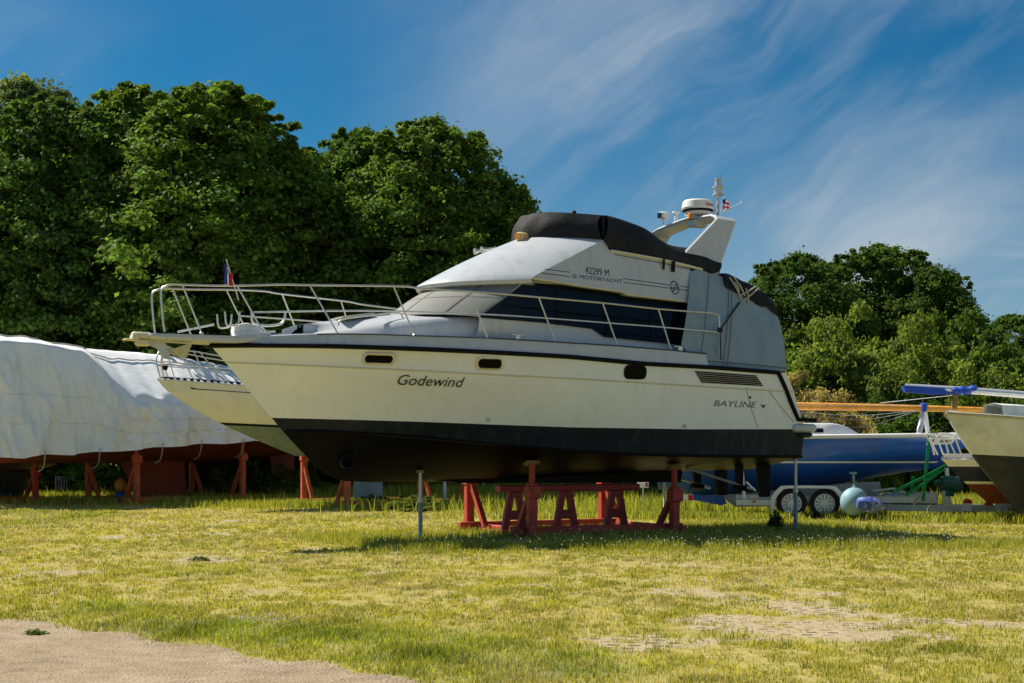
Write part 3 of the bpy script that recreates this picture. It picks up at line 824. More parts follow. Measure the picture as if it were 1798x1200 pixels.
# black flybridge cover
bot = [(1059, 421), (1066, 432), (1074, 442), (1120, 450), (1164, 457.5), (1200, 466), (1230, 475), (1246, 481), (1262, 477.5)]
tp = [(1064, 379), (1082, 383), (1102, 389.5), (1133, 402), (1159, 421), (1179, 431.5), (1217, 436), (1243, 446), (1263, 455)]
B_ = resamp([F.loc(x, y, -1.20) for x, y in bot], 40); T_ = resamp([F.loc(x, y, -1.02) for x, y in tp], 40)
rows = []
for i in range(40):
    a, b = B_[i], T_[i]; prof = []
    for s in np.linspace(0, 1, 9):
        p = a.lerp(b, s); p.y -= .07 * math.sin(math.pi * s) + .01; p.y += wrk(p, .035, 2.5); p.z += wrk(p, .012, 4); prof.append(p)
    for f in (.96, .85, .66, .45, .22, 0):
        sag = -.05 if i > 4 else 0
        p = Vector((b.x, b.y * f, b.z + (.03 + .08 * max(0, 1 - i / 9)) * (1 - f * f) + sag * (1 - f) * min(1, (i - 4) / 8))); p.z += wrk(p, .02, 2); prof.append(p)
    rows.append(prof + [Vector((p.x, -p.y, p.z)) for p in prof[-2::-1]])
# front face: from the coaming edge up to the first row
n = len(rows[0]); 
front = []
edge = rows[0]
ft_b = [ftop(a * 1.0) for a in np.linspace(-1, 1, n)]
ft_t = [Vector((T_[0].x - .08 - .80 * (1 - (abs(a)) ** 2.2), a * 1.02, T_[0].z + .09 * (1 - a * a) + .02 * (a + 1))) for a in np.linspace(-1, 1, n)]
for s in np.linspace(0, 1, 9):
    r = []
    for j in range(n):
        p = ft_b[j].lerp(ft_t[j], s) + Vector((-.06 * math.sin(math.pi * s), 0, 0)); p.x += wrk(p, .03, 2.5) + .012 * math.sin(p.y * 16 + s * 3) * s * (1 - s) * 4; r.append(p)
    front.append(r)
# hood between the front's top edge and the body's top
m_ = [[ft_t[j].lerp(Vector((T_[2].x, ft_t[j].y, T_[2].z + .10 * (1 - (ft_t[j].y / 1.02) ** 2) + .015)), s) for j in range(n)] for s in np.linspace(0, 1, 5)]
mb = MB(); mb.grid(rows); mb.grid(front); mb.grid(m_); mb.poly(rows[-1])
mb.grid([[ft_b[0].lerp(ft_t[0], s) for s in np.linspace(0, 1, 9)], [B_[0].lerp(T_[0], s) for s in np.linspace(0, 1, 9)]])
base = (6.6, 0, 4.3)
fcov = top(mb, 'flybridge_cover', M['canvas_black'], base, 'black canvas cover stretched over the flybridge of the white motor yacht', 'canvas cover')
mb = MB()
p = F.loc(1008, 376, -.2); mb.tube([(p[0], p[1], p[2] - .06), (p[0], p[1], p[2] + .0)], .03, 8); mb.ball((p[0], p[1], p[2] + .02), .04, 8)
mb.build('cover_pole_cap', M['rubber'], fcov, off=base)
for x0, y0, x1, y1 in ((1163, 455, 1164, 474), (1178, 460, 1179, 478), (1181, 460, 1182, 478)):
    a, b = on_fly(x0, y0, .05), on_fly(x1, y1, .02)
    mb = MB(); mb.bar(a, b, .035, .008, (0, 1, 0)); mb.build('strap', M['rubber'], fcov, off=base)

# rolled black awning on the cockpit canvas, with its ties
rows = []
i0, i1 = 10, 29
for i in range(i0, i1 + 1):
    b = NTQ[i]; t = (i - i0) / (i1 - i0)
    hang = .16 + .12 * math.sin(math.pi * min(1, t * 1.3)) 
    lift = .035 + .06 * math.sin(math.pi * t) ** .7
    prof = []
    for dy, dz in ((-.07, -hang), (-.085, -hang * .6), (-.075, -hang * .2), (-.03, lift * .7), (.05, lift + .02)):
        p = Vector((b.x + .02 * math.sin(i * 2.1), b.y + dy, b.z + dz)); p.y += wrk(p, .025, 6); p.z += wrk(p, .03, 5); prof.append(p)
    for f in (.75, .4, 0): p = Vector((b.x, b.y * f, b.z + .07 * (1 - f * f) + lift + .02)); p.z += wrk(p, .03, 4); prof.append(p)
    rows.append(prof + [Vector((p.x, -p.y, p.z)) for p in prof[-2::-1]])
mb = MB(); mb.grid(rows); mb.poly(rows[0]); mb.poly(rows[-1])
base = (NTQ[20].x, 0, NTQ[20].z)
aw = top(mb, 'folded_awning', M['canvas_black'], base, 'black folded awning tied down over the grey cockpit canvas', 'awning')
for (x0, y0, x1, y1) in ((1281, 487, 1302, 528), (1288, 486, 1308, 520), (1290, 496, 1298, 514), (1333, 505, 1302, 530), (1327, 503, 1298, 520), (1310, 507, 1314, 533)):
    a, b = Vector(F.loc(x0, y0, -1.38)), Vector(F.loc(x1, y1, -1.385)); m1 = (a + b) / 2 + Vector((0, -.03, 0))
    mb = MB(); mb.tube(spline([a, m1, b], 4), .013, 5); mb.build('tie_rope', M['rope'], aw, off=base)
mb = MB(); pa, pb, pc_ = F.loc(1299, 531, -1.4), F.loc(1264, 580, -1.58), F.loc(1266, 632, -1.62)
mb.tube([pa, pb], .014, 6); mb.tube([pb, pc_], .012, 6); mb.ball(pb, .05, 8); mb.build('tie_cord', M['cord'], aw, off=base)

# windlass bag on the foredeck
c = F.loc(437, 582, .0); mb = MB(); rows = []
for i in range(13):
    t = i / 12; u = c[0] - .24 + .52 * t
    hh = .26 * (math.sin(math.pi * (.18 + .75 * t)) ** .6) * (1.05 - .35 * t); ww = .17 * math.sin(math.pi * (.12 + .8 * t)) ** .5
    rows.append([(u, ww * math.cos(a) * (1 + wrk((u, a, 1), .35, 4)), zp(c[0]) + .03 + hh * max(0, math.sin(a)) * (1 + wrk((u, a, 3), .4, 3)) ) for a in np.linspace(math.pi, 0, 15)])
mb.grid(rows); mb.poly(rows[0]); mb.poly(rows[-1])
top(mb, 'windlass_bag', M['bag'], (c[0], 0, zp(c[0]) + .03), 'crumpled off white cloth bag over the anchor winch on the bow deck', 'bag')
# bow flag on its staff
a, b = F.loc(407, 502, -.36), F.loc(397, 455, -.36); 
fl_ = empty('flag', F.world(*a), TH, 'small blue, white and red flag hanging from a staff at the yacht bow rail', 'flag')
mb = MB(); mb.tube([(a[0] + .1, a[1], a[2] - .2), b], .008, 6); mb.build('flag_staff', M['plastic_white'], fl_, off=a)
def cloth(name, m, q, fr_, par, off, y, amp=.02):
    rows = []
    for s in np.linspace(0, 1, 8):
        r = []
        for t in np.linspace(0, 1, 8):
            x = (q[0][0] * (1 - t) + q[1][0] * t) * (1 - s) + (q[3][0] * (1 - t) + q[2][0] * t) * s
            yy = (q[0][1] * (1 - t) + q[1][1] * t) * (1 - s) + (q[3][1] * (1 - t) + q[2][1] * t) * s
            p = fr_.loc(x, yy, y); r.append((p[0], p[1] + amp * math.sin(t * 7 + s * 2), p[2]))
        rows.append(r)
    mb = MB(); mb.grid(rows); return mb.build(name, m, par, off=off)
cloth('blue_band', M['flag_blue'], [(393, 461), (398, 468), (400.5, 500), (394.5, 500)], F, fl_, a, -.37)
cloth('white_band', M['flag_white'], [(398, 468), (402, 474), (402.5, 502), (400.5, 500)], F, fl_, a, -.36)
cloth('red_band', M['flag_red'], [(402, 474), (410, 484), (409, 503), (402.5, 502)], F, fl_, a, -.37)
# stern flag on the radar arch
a = F.loc(1264, 374, -.25)
fl2 = empty('flag', F.world(*a), TH, 'little faded red and white flag with a blue corner beside the radar dome', 'flag')
mb = MB(); mb.tube([F.loc(1264, 376, -.25), F.loc(1271, 345, -.25)], .008, 6); mb.build('flag_staff', M['plastic_white'], fl2, off=a)
for k in range(5):
    y0, y1 = 351 + k * 3.4, 354.4 + k * 3.4
    cloth('stripe', M['flag_red'] if k % 2 else M['flag_white'], [(1270, y0), (1282, y0 + 4), (1281, y1 + 4), (1269, y1)], F, fl2, a, -.26)
cloth('blue_corner', M['flag_blue'], [(1270, 349), (1275, 351), (1274.5, 358), (1269, 356)], F, fl2, a, -.275, .015)
# ================================================================== cradles and stands
def bottom_z(u, y):
    k = itp(u, CV['keel']['pts']); c = itp(u, CV['chine']['pts']); b = -CV['chine']['yf'](u)
    return k + (c - k) * min(abs(y) / max(b, .01), 1) ** 1.25

def cradle(fr, uA, uB, hw, tops, label, m, w=.13, base_z=.07, pads=True, cat='boat cradle', yn=None):
    """four posts (tops: heights of A near, A far, B near, B far), inward braces, base beams"""
    o = (( uA + uB) / 2, 0, 0)
    root = empty('boat_cradle', fr.world(*o), fr.th, label, cat, 'steel boat cradles')
    B = lambda mb, n, mm=m, par=None: mb.build(n, mm, par if par else root, off=o, ang=30)
    i = 0
    for u in (uA, uB):
        for s in (-1, 1):
            y = s * hw if (yn is None or s > 0) else -yn; zt = tops[i]; i += 1
            mb = MB()
            # H-section post: two flanges and a web, then a slimmer screw tube
            zc_ = max(zt - .36, .5)
            mb.bbox((u, y, zc_ / 2), (w, w, zc_), .012)
            mb.bbox((u + w * .1, y, zc_ - .14), (w * 1.5, w * 1.5, .2), .015)
            p = B(mb, 'post')
            mb = MB(); mb.tube([(u, y, zc_ - .05), (u, y, zt - .06)], w * .36, 10); B(mb, 'screw_tube', m, p)
            if pads:
                mb = MB(); rot = Matrix.Rotation(s * R(16), 3, 'X'); mb.bbox((u, y * .99, zt - .055), (.22, .15, .06), .012, rot); B(mb, 'pad', M['wood'], p)
            mb = MB(); mb.bar((u, y - s * .03, min(zc_ - .12, 1.05)), (u, y - s * min(.62, abs(y) * .55), base_z + .04), w * .62, w * .62, (1, 0, 0)); B(mb, 'brace')
        mb = MB(); mb.bbox((u + w * .55 + .06, (hw - (yn or hw)) / 2, base_z), (.11, hw + (yn or hw) + w, .13), .01); B(mb, 'base_beam')
    for s in (-1, 1):
        mb = MB(); mb.bbox(((uA + uB) / 2, (hw - .16) if s > 0 else -(yn or hw) + .16, base_z + .035), (uB - uA + .5, .10, .13), .01); B(mb, 'base_beam')
    return root

YN, YF = .85, 1.4
uA, uB = F.loc(934, 900, -YN)[0], F.loc(1184, 900, -YN)[0]
tops = []
for u in (uA, uB):
    for y in (YN, YF): tops.append(bottom_z(u, y))
cr = cradle(F, uA, uB, YF, tops, 'red steel cradle with timber pads holding up the black bottomed motor yacht', M['red'], w=.135, yn=YN)
# trestle under the keel
u0, u1 = F.loc(874, 852, 0)[0], F.loc(1119, 852, 0)[0]
zt = itp((u0 + u1) / 2, CV['keel']['pts']) - .0
zt = min(F.loc(1000, 848, 0)[2], bottom_z(4.6, 0)) - .02
tr_ = empty('trestle', F.world((u0 + u1) / 2, 0, 0), TH, 'crimson three legged trestle bench standing under the keel of the motor yacht', 'trestle')
off = ((u0 + u1) / 2, 0, 0)
mb = MB(); mb.bbox(((u0 + u1) / 2, 0, zt - .06), (u1 - u0, .2, .11), .015); mb.build('beam', M['crimson'], tr_, off=off)
for px in (903, 993, 1081):
    uc = F.loc(px, 900, 0)[0]
    mb = MB()
    for s in (-1, 1):
        mb.bar((uc + s * .055, 0, zt - .10), (uc + s * .19, 0, 0), .1, .085, (0, 1, 0))
    mb.bbox((uc, 0, .32), (.26, .07, .15), .01); mb.bbox((uc, 0, zt - .16), (.2, .09, .1), .01)
    mb.build('a_frame', M['crimson'], tr_, off=off)
# slim props under bow and stern
def prop(px, yl, label, m, r=.03, wood=True, zt=None):
    u = F.loc(px, 900, yl)[0]; zt = zt or bottom_z(u, yl)
    o = (u, yl, 0)
    root = empty('support_prop', F.world(*o), TH, label, 'prop', 'slim props under the motor yacht')
    mb = MB(); mb.tube([(u, yl, 0), (u, yl, zt * .56)], r, 10); mb.build('lower_tube', m, root, off=o)
    mb = MB(); mb.tube([(u, yl, zt * .52), (u, yl, zt - .03)], r * .78, 10); mb.lathe([(r * 1.3, 0), (r * 1.3, .06)], 10, (u, yl, zt * .53)); mb.build('upper_tube', M['galv'] if m is M['blue_grey_pole'] else m, root, off=o)
    mb = MB(); mb.bbox((u, yl, zt - .02), (.10, .09, .05), .01); mb.build('pad', M['wood'], root, off=o)
    mb = MB(); mb.bbox((u, yl, .012), (.16, .16, .02), .004); mb.build('foot', m, root, off=o)
prop(738, -.28, 'slim blue grey steel prop under the bow of the motor yacht', M['blue_grey_pole'], .034)
prop(1397, -1.40, 'tall slim grey steel prop under the stern corner of the motor yacht', M['blue_grey_pole'], .032)
prop(1167, .95, 'thin white prop behind the right hand cradle post of the motor yacht', M['plastic_white'], .028)
p = gpt(781, 890); pl_ = empty('marker_pole', p, 0, 'thin pale pole with dark foot standing in the grass left of the main cradle', 'pole')
mb = MB(); mb.tube([(0, 0, 0), (0, 0, 1.25)], .045, 8); mb.build('tube', M['galv'], pl_); mb = MB(); mb.lathe([(.09, 0), (.09, .1), (.06, .13)], 10, (0, 0, 0)); mb.build('foot', M['rubber'], pl_)

# ================================================================== generic sailing hull
def sail_hull(fr, uB, L, Bm, zs, zk, hw, rake, rexp, near, root, off, m_top, m_low, tail=.7, full=2.0, sec=2.0, name='hull', gun=None, keel_bow=None):
    """zs, zk: sheer and belly heights as functions of t; hw: waterline as a share of the height"""
    T = [(i / 36) ** 1.4 for i in range(37)]
    def pt(t, h):
        plan = 1 - (1 - min(t / .58, 1)) ** full
        if t > .58: plan *= 1 - (1 - tail) * ((t - .58) / .42) ** 2
        y = Bm * plan * (1 - (1 - h) ** sec) ** .62
        z = zk(t) + h * (zs(t) - zk(t))
        return (uB + rake * (1 - h) ** rexp * (1 - t) ** 2 + t * L, y, z)
    def part(hs, n, m, par):
        rows = [[pt(t, h) for t in T] for h in hs]
        mb = MB(); mb.grid(rows); mb.grid(mirror(rows))
        mb.grid([[r[-1] for r in rows], [(r[-1][0], -r[-1][1], r[-1][2]) for r in rows]])
        return mb.build(n, m, par, off=off, ang=50)
    h = part(np.linspace(hw, 1, 9), name, m_top, root)
    b = part(np.linspace(0, hw, 10), 'bottom', m_low, root)
    rows = [[pt(t, 1) for t in T], [(pt(t, 1)[0], 0, pt(t, 1)[2] + .05) for t in T], [(pt(t, 1)[0], -pt(t, 1)[1], pt(t, 1)[2]) for t in T]]
    mb = MB(); mb.grid(rows); mb.build('deck', M['white'], root, off=off)
    if gun:
        mb = MB()
        for s in (1, -1): mb.tube([(p[0], s * (p[1] + .005), p[2]) for p in rows[0]], gun[1], 6)
        mb.build('gunwale', gun[0], root, off=off)
    return pt

def fin_keel(root, off, pts, m, w=.16, name='fin_keel'):
    n = len(pts); mb = MB()
    c = (sum(p[0] for p in pts) / n, sum(p[1] for p in pts) / n)
    outer = [(p[0], 0, p[1]) for p in pts]; 
    ins = [(c[0] + (p[0] - c[0]) * .72, c[1] + (p[1] - c[1]) * .94) for p in pts]
    for s in (-1, 1):
        mb.grid([outer, [(p[0], s * w / 2, p[1]) for p in ins]], closed_v=True); mb.poly([(p[0], s * w / 2, p[1]) for p in ins])
    return mb.build(name, m, root, off=off, ang=50)

# ---- cream sailing yacht behind the bow
P = Vector((-289 * 34 / FPX, 34, 0)); t_ = R(30)
S = Frame(P.x - 1.4 * math.sin(t_), P.y + 1.4 * math.cos(t_), t_)
bow = S.loc(277, 667, 0); zsB = bow[2]; wl = S.loc(420, 752, -.9)[2]; zkb = S.loc(520, 801, 0)[2]
o = (2.0, 0, .9)
sy = empty('sailing_yacht', S.world(*o), t_, 'cream sailing yacht with dark waterline stripe, its bow showing left of the motor yacht', 'sailing yacht')
zsf = lambda t: zsB - .50 * min(1, t * 1.25) + .12 * max(0, t - .7)
zkf = lambda t: zkb + .15 * max(0, t - .5) * 2
hwl = (wl - zkb) / (zsB - .2 - zkb)
Lh = 8.6
pf = sail_hull(S, bow[0], Lh, 1.45, zsf, zkf, hwl, 3.4, 1.4, -1, sy, o, M['beige'], M['grey_green'], full=1.6, sec=1.9, gun=(M['beige'], .03))
T = [(i / 36) ** 1.4 for i in range(37)]
mb = MB()
for s in (1, -1):
    for h0, h1 in ((hwl, hwl + .035),): mb.grid([[(pf(t, h)[0], s * (pf(t, h)[1] + .006), pf(t, h)[2]) for t in T] for h in (h0, h1)])
mb.build('waterline_stripe', M['rubber'], sy, off=o)
mb = MB()
for s in (1, -1):
    tt = np.linspace(.07, .24, 12)
    mb.grid([[(pf(t, h + dh * k)[0], s * (pf(t, h + dh * k)[1] + .006), pf(t, h + dh * k)[2]) for t, dh in zip(tt, [.03] + [.012] * 11)] for k, h in ((0, .90), (1, .90))])
mb.build('cove_stripe', M['ink'], sy, off=o)
# perforated toe rail
for s in (1, -1):
    mb = MB(); pp = [pf(t, 1) for t in np.linspace(.012, .5, 60)]
    for i, (a, b) in enumerate(zip(pp[:-1], pp[1:])):
        a, b = Vector((a[0], s * a[1], a[2])), Vector((b[0], s * b[1], b[2]))
        mb.bar(a + Vector((0, 0, .075)), b + Vector((0, 0, .075)), .015, .018)
        if i % 2 == 0: mb.bar(a + Vector((0, 0, .045)), b + Vector((0, 0, .045)), .012, .06)
    mb.build('toe_rail', M['rubber'], sy, off=o)
# pulpit
zd = lambda t: zsf(t)
def pp_(px, py, y): return S.loc(px, py, y)
g = [(288, 668), (283, 634), (290, 616), (300, 613), (345, 618), (392, 626), (440, 632)]
for s in (1, -1):
    mb = MB(); pts = [pp_(x, y, -.12 - .07 * i) for i, (x, y) in enumerate(g)]
    mb.tube(spline([(p[0], s * p[1], p[2]) for p in pts], 5), .016, 6)
    pts = [pp_(x, y, -.2 - .12 * i) for i, (x, y) in enumerate([(286, 641), (330, 643), (370, 645), (430, 650)])]
    mb.tube(spline([(p[0], s * p[1], p[2]) for p in pts], 4), .012, 6)
    mb.build('pulpit', M['steel'], sy, off=o)
    for (a, b, y) in (((292, 616), (308, 669), -.25), ((340, 617), (366, 672), -.5), ((350, 618), (400, 678), -.65)):
        p, q = pp_(*a, y), pp_(*b, y); mb = MB(); mb.tube([(p[0], s * p[1], p[2]), (q[0], s * q[1], q[2])], .014, 6); mb.build('stanchion', M['steel'], sy, off=o)
p = pp_(290, 645, -.1); mb = MB(); mb.ball(p, .07, 8, (1, .8, 1.2)); mb.build('bow_lamp', M['rubber'], sy, off=o)
q = [S.loc(x, y, 0) for x, y in ((622, 800), (672, 800), (672, 893), (620, 893))]
fin_keel(sy, o, [(p[0], p[2]) for p in q], mat('blue grey keel paint', (.22, .28, .32), .6, var=.3, vscale=3, stain=(.1, .13, .15), stain_amt=.6), .22)
u2 = S.loc(738, 890, 1.4)[0] ; 
zz = zkb + .12
cradle(S, 0.0, u2, 1.4, [zz + .35] * 4, 'orange red cradle under the cream sailing yacht, half hidden behind the yacht bow', M['orange_red'], w=.13)

# ---- tarp covered yacht
t_ = R(43); P = Vector((-659 * 37 / FPX, 37, 0))
W = Frame(P.x - 1.35 * math.sin(t_), P.y + 1.35 * math.cos(t_), t_)
uL, uR = W.loc(-60, 700, 0)[0], W.loc(540, 700, 0)[0]
o = (1.5, 0, .8)
wy = empty('covered_yacht', W.world(*o), t_, 'sailing yacht with rust red bottom and deep keel hidden under a white tarp', 'sailing yacht')
zb = W.loc(300, 806, 0)[2]
pf2 = sail_hull(W, uL - 1.5, uR - uL + 1.5, 1.5, lambda t: 2.9, lambda t: zb - .1 + .45 * max(0, t - .72) ** 1.2 * 3, .55, 2.0, 1.6, -1, wy, o, M['rust_hull'], M['rust_hull'], full=2.2, sec=2.2, tail=.6)
q = [W.loc(x, y, 0) for x, y in ((205, 800), (325, 800), (327, 888), (240, 888))]
fin_keel(wy, o, [(p[0], max(p[2], .12)) for p in q], M['rust_hull'], .4)
q = [W.loc(x, y, 0) for x, y in ((472, 788), (516, 790), (516, 842), (478, 836))]
mb = MB(); mb.prism([(p[0], -.04, p[2]) for p in q], (0, .08, 0)); mb.build('rudder', M['rust_hull'], wy, off=o)
zz = bottom = zb + .55
uB2 = W.loc(426, 880, -1.35)[0]
cradle(W, 0.0, uB2, 1.35, [zz - .05, zz, zz, zz], 'faded orange cradle under the rust red bottom of the tarp covered yacht', M['orange_red'], w=.14)
# the tarp
tpx = [(-60, 588), (0, 590), (40, 593), (80, 602), (150, 611), (200, 615), (250, 618), (330, 628), (400, 641), (470, 652), (560, 662)]
bpx = [(-60, 803), (0, 801), (30, 803), (85, 796), (120, 797), (153, 794), (240, 788), (312, 781), (380, 778), (470, 772), (560, 766)]
N = 150
def px_curve(P, x): return float(np.interp(x, [p[0] for p in P], [p[1] for p in P]))
rows = []
for i in range(N):
    t = i / (N - 1); x = -60 + 620 * t
    top_ = W.loc(x, px_curve(tpx, x), -.25)
    u = top_[0]
    k = min(max((x - 105) / 80, 0), 1); k = k * k * (3 - 2 * k)
    D = W.Y0 + u * W.s
    prof = []
    zt = top_[2]
    Dn = W.Y0 + u * W.s - 2.0 * W.c
    zsh = (1 - k) * (zt - .22) + k * (HC + (HY - 698) * Dn / FPX)
    ysh = (1 - k) * 1.38 + k * 2.0
    # bottom edge: seen at px of near plane with the same u -> project
    wp = W.world(u, -1.62 - .5 * k); xs = CX + FPX * wp.x / wp.y
    zbt = HC + (HY - px_curve(bpx, xs)) * wp.y / FPX
    fold = .10 * math.sin(u * 3.1 + 1.3 * math.sin(u * 1.1)) + .07 * abs(math.sin(u * 4.3 + 1)) + .16 * noise.noise(Vector((u * 1.3, 0, 3)))
    for s in np.linspace(0, 1, 12):           # roof from the ridge to the shoulder
        y = -.0 - ysh * s; z = zt + (zsh - zt) * (s ** (1.6 if k < .5 else 1.15)) + .025 * math.sin(u * 9 + s * 2) * s * (k * .6 + .2)
        z += .025 * noise.noise(Vector((u * 2.5, s * 1.2, 1))) + .05 * max(0, 1 - 2.2 * abs(noise.noise(Vector((u * 2.2, s * .6, 44))))) * s * (1 - s) * 3
        prof.append((u, y, z))
    for s in np.linspace(0, 1, 40)[1:]:       # skirt
        sw = math.sin(math.pi * min(1, s * 1.0)) ; rd = 1 - abs(noise.noise(Vector((u * 1.15 + .5 * s, s * .55, 21)))) * 2.2; rd2 = 1 - abs(noise.noise(Vector((u * 2.7 - s * 2.2, s * 1.6, 33)))) * 2.2; rd3 = noise.noise(Vector((u * 6, s * 6, 5)))
        y = -ysh - ((1.62 + .5 * k) - ysh) * s - (.30 * max(rd, 0) ** 2 * (.35 + .65 * s) + .12 * max(rd2, 0) ** 3 + .018 * rd3) * min(1, s * 5) - (fold * (s ** .7) + .10 * noise.noise(Vector((u * .9 + s * 1.1, s * 1.5, 7))) * sw)
        z = zsh + (zbt - zsh) * s
        prof.append((u + .05 * noise.noise(Vector((u * 2, s * 2, 4))), y, z - (.04 * abs(math.sin(u * 2.2)) if s > .95 else 0)))
    far = [(p[0], -p[1], p[2]) for p in prof[1:]]
    rows.append(far[::-1] + prof)
mb = MB(); mb.grid(rows)
base = (1.5, 0, 1.4)
tarp = top(mb, 'boat_tarp', M['tarp'], base, 'big white wrinkled tarp hanging over the yacht at the left edge', 'tarp', th=t_, fr=W, ang=80)
mb = MB(); n0 = len(rows[0])
idx = n0 - 51 + 3
mb.tube([(r[idx][0], r[idx][1] - .03, r[idx][2] + .02) for r in rows[:110:2]], .02, 5); mb.build('lashing_rope', M['rope'], tarp, off=base)
mb = MB()
for j in (n0 - 22, n0 - 12): mb.tube([(r[j][0], r[j][1] - .006, r[j][2]) for r in rows[5::2]], .006, 4)
mb.build('hem_seam', mat('grey tarp seam', (.62, .62, .61), .7), tarp, off=base)
for i_ in (22, 44, 66, 84, 100):
    a = Vector(rows[i_][-1]); mb = MB(); mb.tube(spline([a + Vector((0, -.03, .1)), a + Vector((0, -.01, -.05)), a + Vector((.08, .25, -.32)), a + Vector((.12, .6, -.42))], 4), .014, 5); mb.build('tie_rope', M['rope'], tarp, off=base)
for px, py in ((88, 797),):
    p = dpt(px, py + 4, 37.2); mb = MB(); mb.bbox((0, 0, 0), (.2, .12, .38), .03)
    ob = mb.build('strap_tensioner', M['blue_cloth'], None); ob.location = p; tag(ob, 'blue strap block hanging at the hem of the white tarp', 'strap')

# ---- dark hull at the left edge with its own cradle
t_ = R(43); P = gpt(82, 884)
X2 = Frame(P.x - 1.2 * math.sin(t_) - 0.4, P.y + 1.2 * math.cos(t_) + .3, t_)
o = (-1.5, 0, .8)
dy_ = empty('dark_boat', X2.world(*o), t_, 'dark bottomed boat mostly hidden under the left end of the white tarp', 'boat')
u0 = X2.loc(-180, 850, 0)[0]
sail_hull(X2, u0, 1.0 - u0, 1.35, lambda t: 2.6, lambda t: .75 + .5 * max(0, t - .6), .45, 1.5, 1.6, -1, dy_, o, M['charcoal'], mat('dark brown antifouling', (.045, .028, .022), .7, var=.4, vscale=3), tail=.75)
q = [X2.loc(x, y, 0) for x, y in ((-60, 830), (52, 826), (40, 878), (-60, 878))]
fin_keel(dy_, o, [(p[0], max(p[2], .1)) for p in q], M['charcoal'], .35)
cradle(X2, -2.6, 0.0, 1.2, [1.25, 1.3, 1.3, 1.35], 'dark red cradle with a blue strap block above, at the far left edge', M['red'], w=.14)

# ================================================================== right side: blue sloop on its trailer
t_ = R(168); D0 = 29.0
Bf = Frame((1708 - CX) * D0 / FPX, D0, t_)
o = (3.2, 0, .55)
bs = empty('blue_sailboat', Bf.world(*o), t_, 'royal blue sailboat with white cabin and white waterline stripe lying on a twin axle trailer', 'sailboat')
zsh_ = Bf.loc(1560, 768, .9)[2]
def belly(t):
    return float(np.interp(t, [0, .12, .25, .38, .6, .85, 1], [1.0, .92, .80, .68, .52, .42, .55]))
pf3 = sail_hull(Bf, 0, 6.4, 1.0, lambda t: zsh_ + .06 * (1 - t) ** 2, belly, .50, .75, 1.5, 1, bs, o, M['blue'], M['blue_low'], full=2.1, sec=1.9, tail=.75, gun=(M['plastic_white'], .045))
T = [(i / 30) for i in range(31)]
mb = MB(); 
zst = lambda t: 1.14 + .0 * t
def h_at(t, z): return (z - belly(t)) / (zsh_ + .06 * (1 - t) ** 2 - belly(t))
for s in (1, -1): mb.grid([[(pf3(t, h_at(t, z))[0], s * (pf3(t, h_at(t, z))[1] + .008), z) for t in T[1:]] for z in (1.115, 1.15)])
mb.build('waterline_stripe', M['plastic_white'], bs, off=o)
mb = MB()
for s in (1,): mb.grid([[(pf3(t, h)[0], s * (pf3(t, h)[1] + .008), pf3(t, h)[2]) for t in np.linspace(.26, .40, 8)] for h in (.80, .93)])
mb.build('pale_patch', mat('pale blue reflection band paint', (.10, .2, .42), .3), bs, off=o) if False else None
# name plate on the bow: a white strip with a small dark line of lettering
mb = MB(); mb.grid([[(pf3(t, h)[0], pf3(t, h)[1] + .01, pf3(t, h)[2]) for t in np.linspace(.052, .138, 6)] for h in (.74, .93)])
npl = mb.build('name_plate', M['plastic_white'], bs, off=o)
mb = MB()
for k in range(6):
    t0 = .062 + k * .006; mb.grid([[(pf3(t, h)[0], pf3(t, h)[1] + .013, pf3(t, h)[2]) for t in (t0, t0 + .004)] for h in (.79, .86)])
for k in range(2):
    t0 = .118 + k * .008; mb.grid([[(pf3(t, h)[0], pf3(t, h)[1] + .013, pf3(t, h)[2]) for t in (t0, t0 + .005)] for h in (.78, .89)])
mb.build('worn_lettering', M['ink'], npl, off=o)
# cabin
ca, cb_ = Bf.loc(1512, 760, .5)[0], Bf.loc(1400, 750, .5)[0] + .6
rows = []
for i, u in enumerate(np.linspace(ca, cb_, 16)):
    f = min(1, i / 5); hgt = .04 + .24 * math.sin(f * math.pi / 2); wd = .45 + .2 * f
    rows.append([(u, s * wd * k, zsh_ + .02 + hgt * z) for s, k, z in ((1, 1, 0), (1, .95, .55), (1, .85, .92), (1, .4, 1.05), (-1, .4, 1.05), (-1, .85, .92), (-1, .95, .55), (-1, 1, 0))])
mb = MB(); mb.grid(rows); mb.poly(rows[0]); mb.poly(rows[-1]); cab = mb.build('cabin', M['plastic_white'], bs, off=o)
for s in (1, -1): mb = MB(); mb.grid([[(u, s * .655, zsh_ + .10), (u, s * .635, zsh_ + .185)] for u in np.linspace(ca + .75, cb_ - .3, 6)]); mb.build('cabin_window', M['glass'], cab, off=o)
q = [Bf.loc(x, y, 0) for x, y in ((1262, 868), (1366, 858), (1545, 846), (1548, 866), (1500, 888), (1290, 890))]
fin_keel(bs, o, [(p[0], p[2]) for p in q], mat('pale grey ballast paint', (.40, .44, .45), .7, var=.2, stain=(.2, .24, .24), stain_amt=.6), .3, 'ballast_keel')
q = [Bf.loc(x, y, 0) for x, y in ((1214, 862), (1270, 868), (1276, 884), (1268, 888), (1216, 878))]
mb = MB(); mb.prism([(p[0], -.03, p[2]) for p in q], (0, .06, 0)); mb.build('rudder', M['blue'], bs, off=o)
# pulpit tubes at the bow
g = [Bf.loc(x, y, .2) for x, y in ((1664, 800 - 36), (1650, 762), (1690, 762), (1706, 766))]

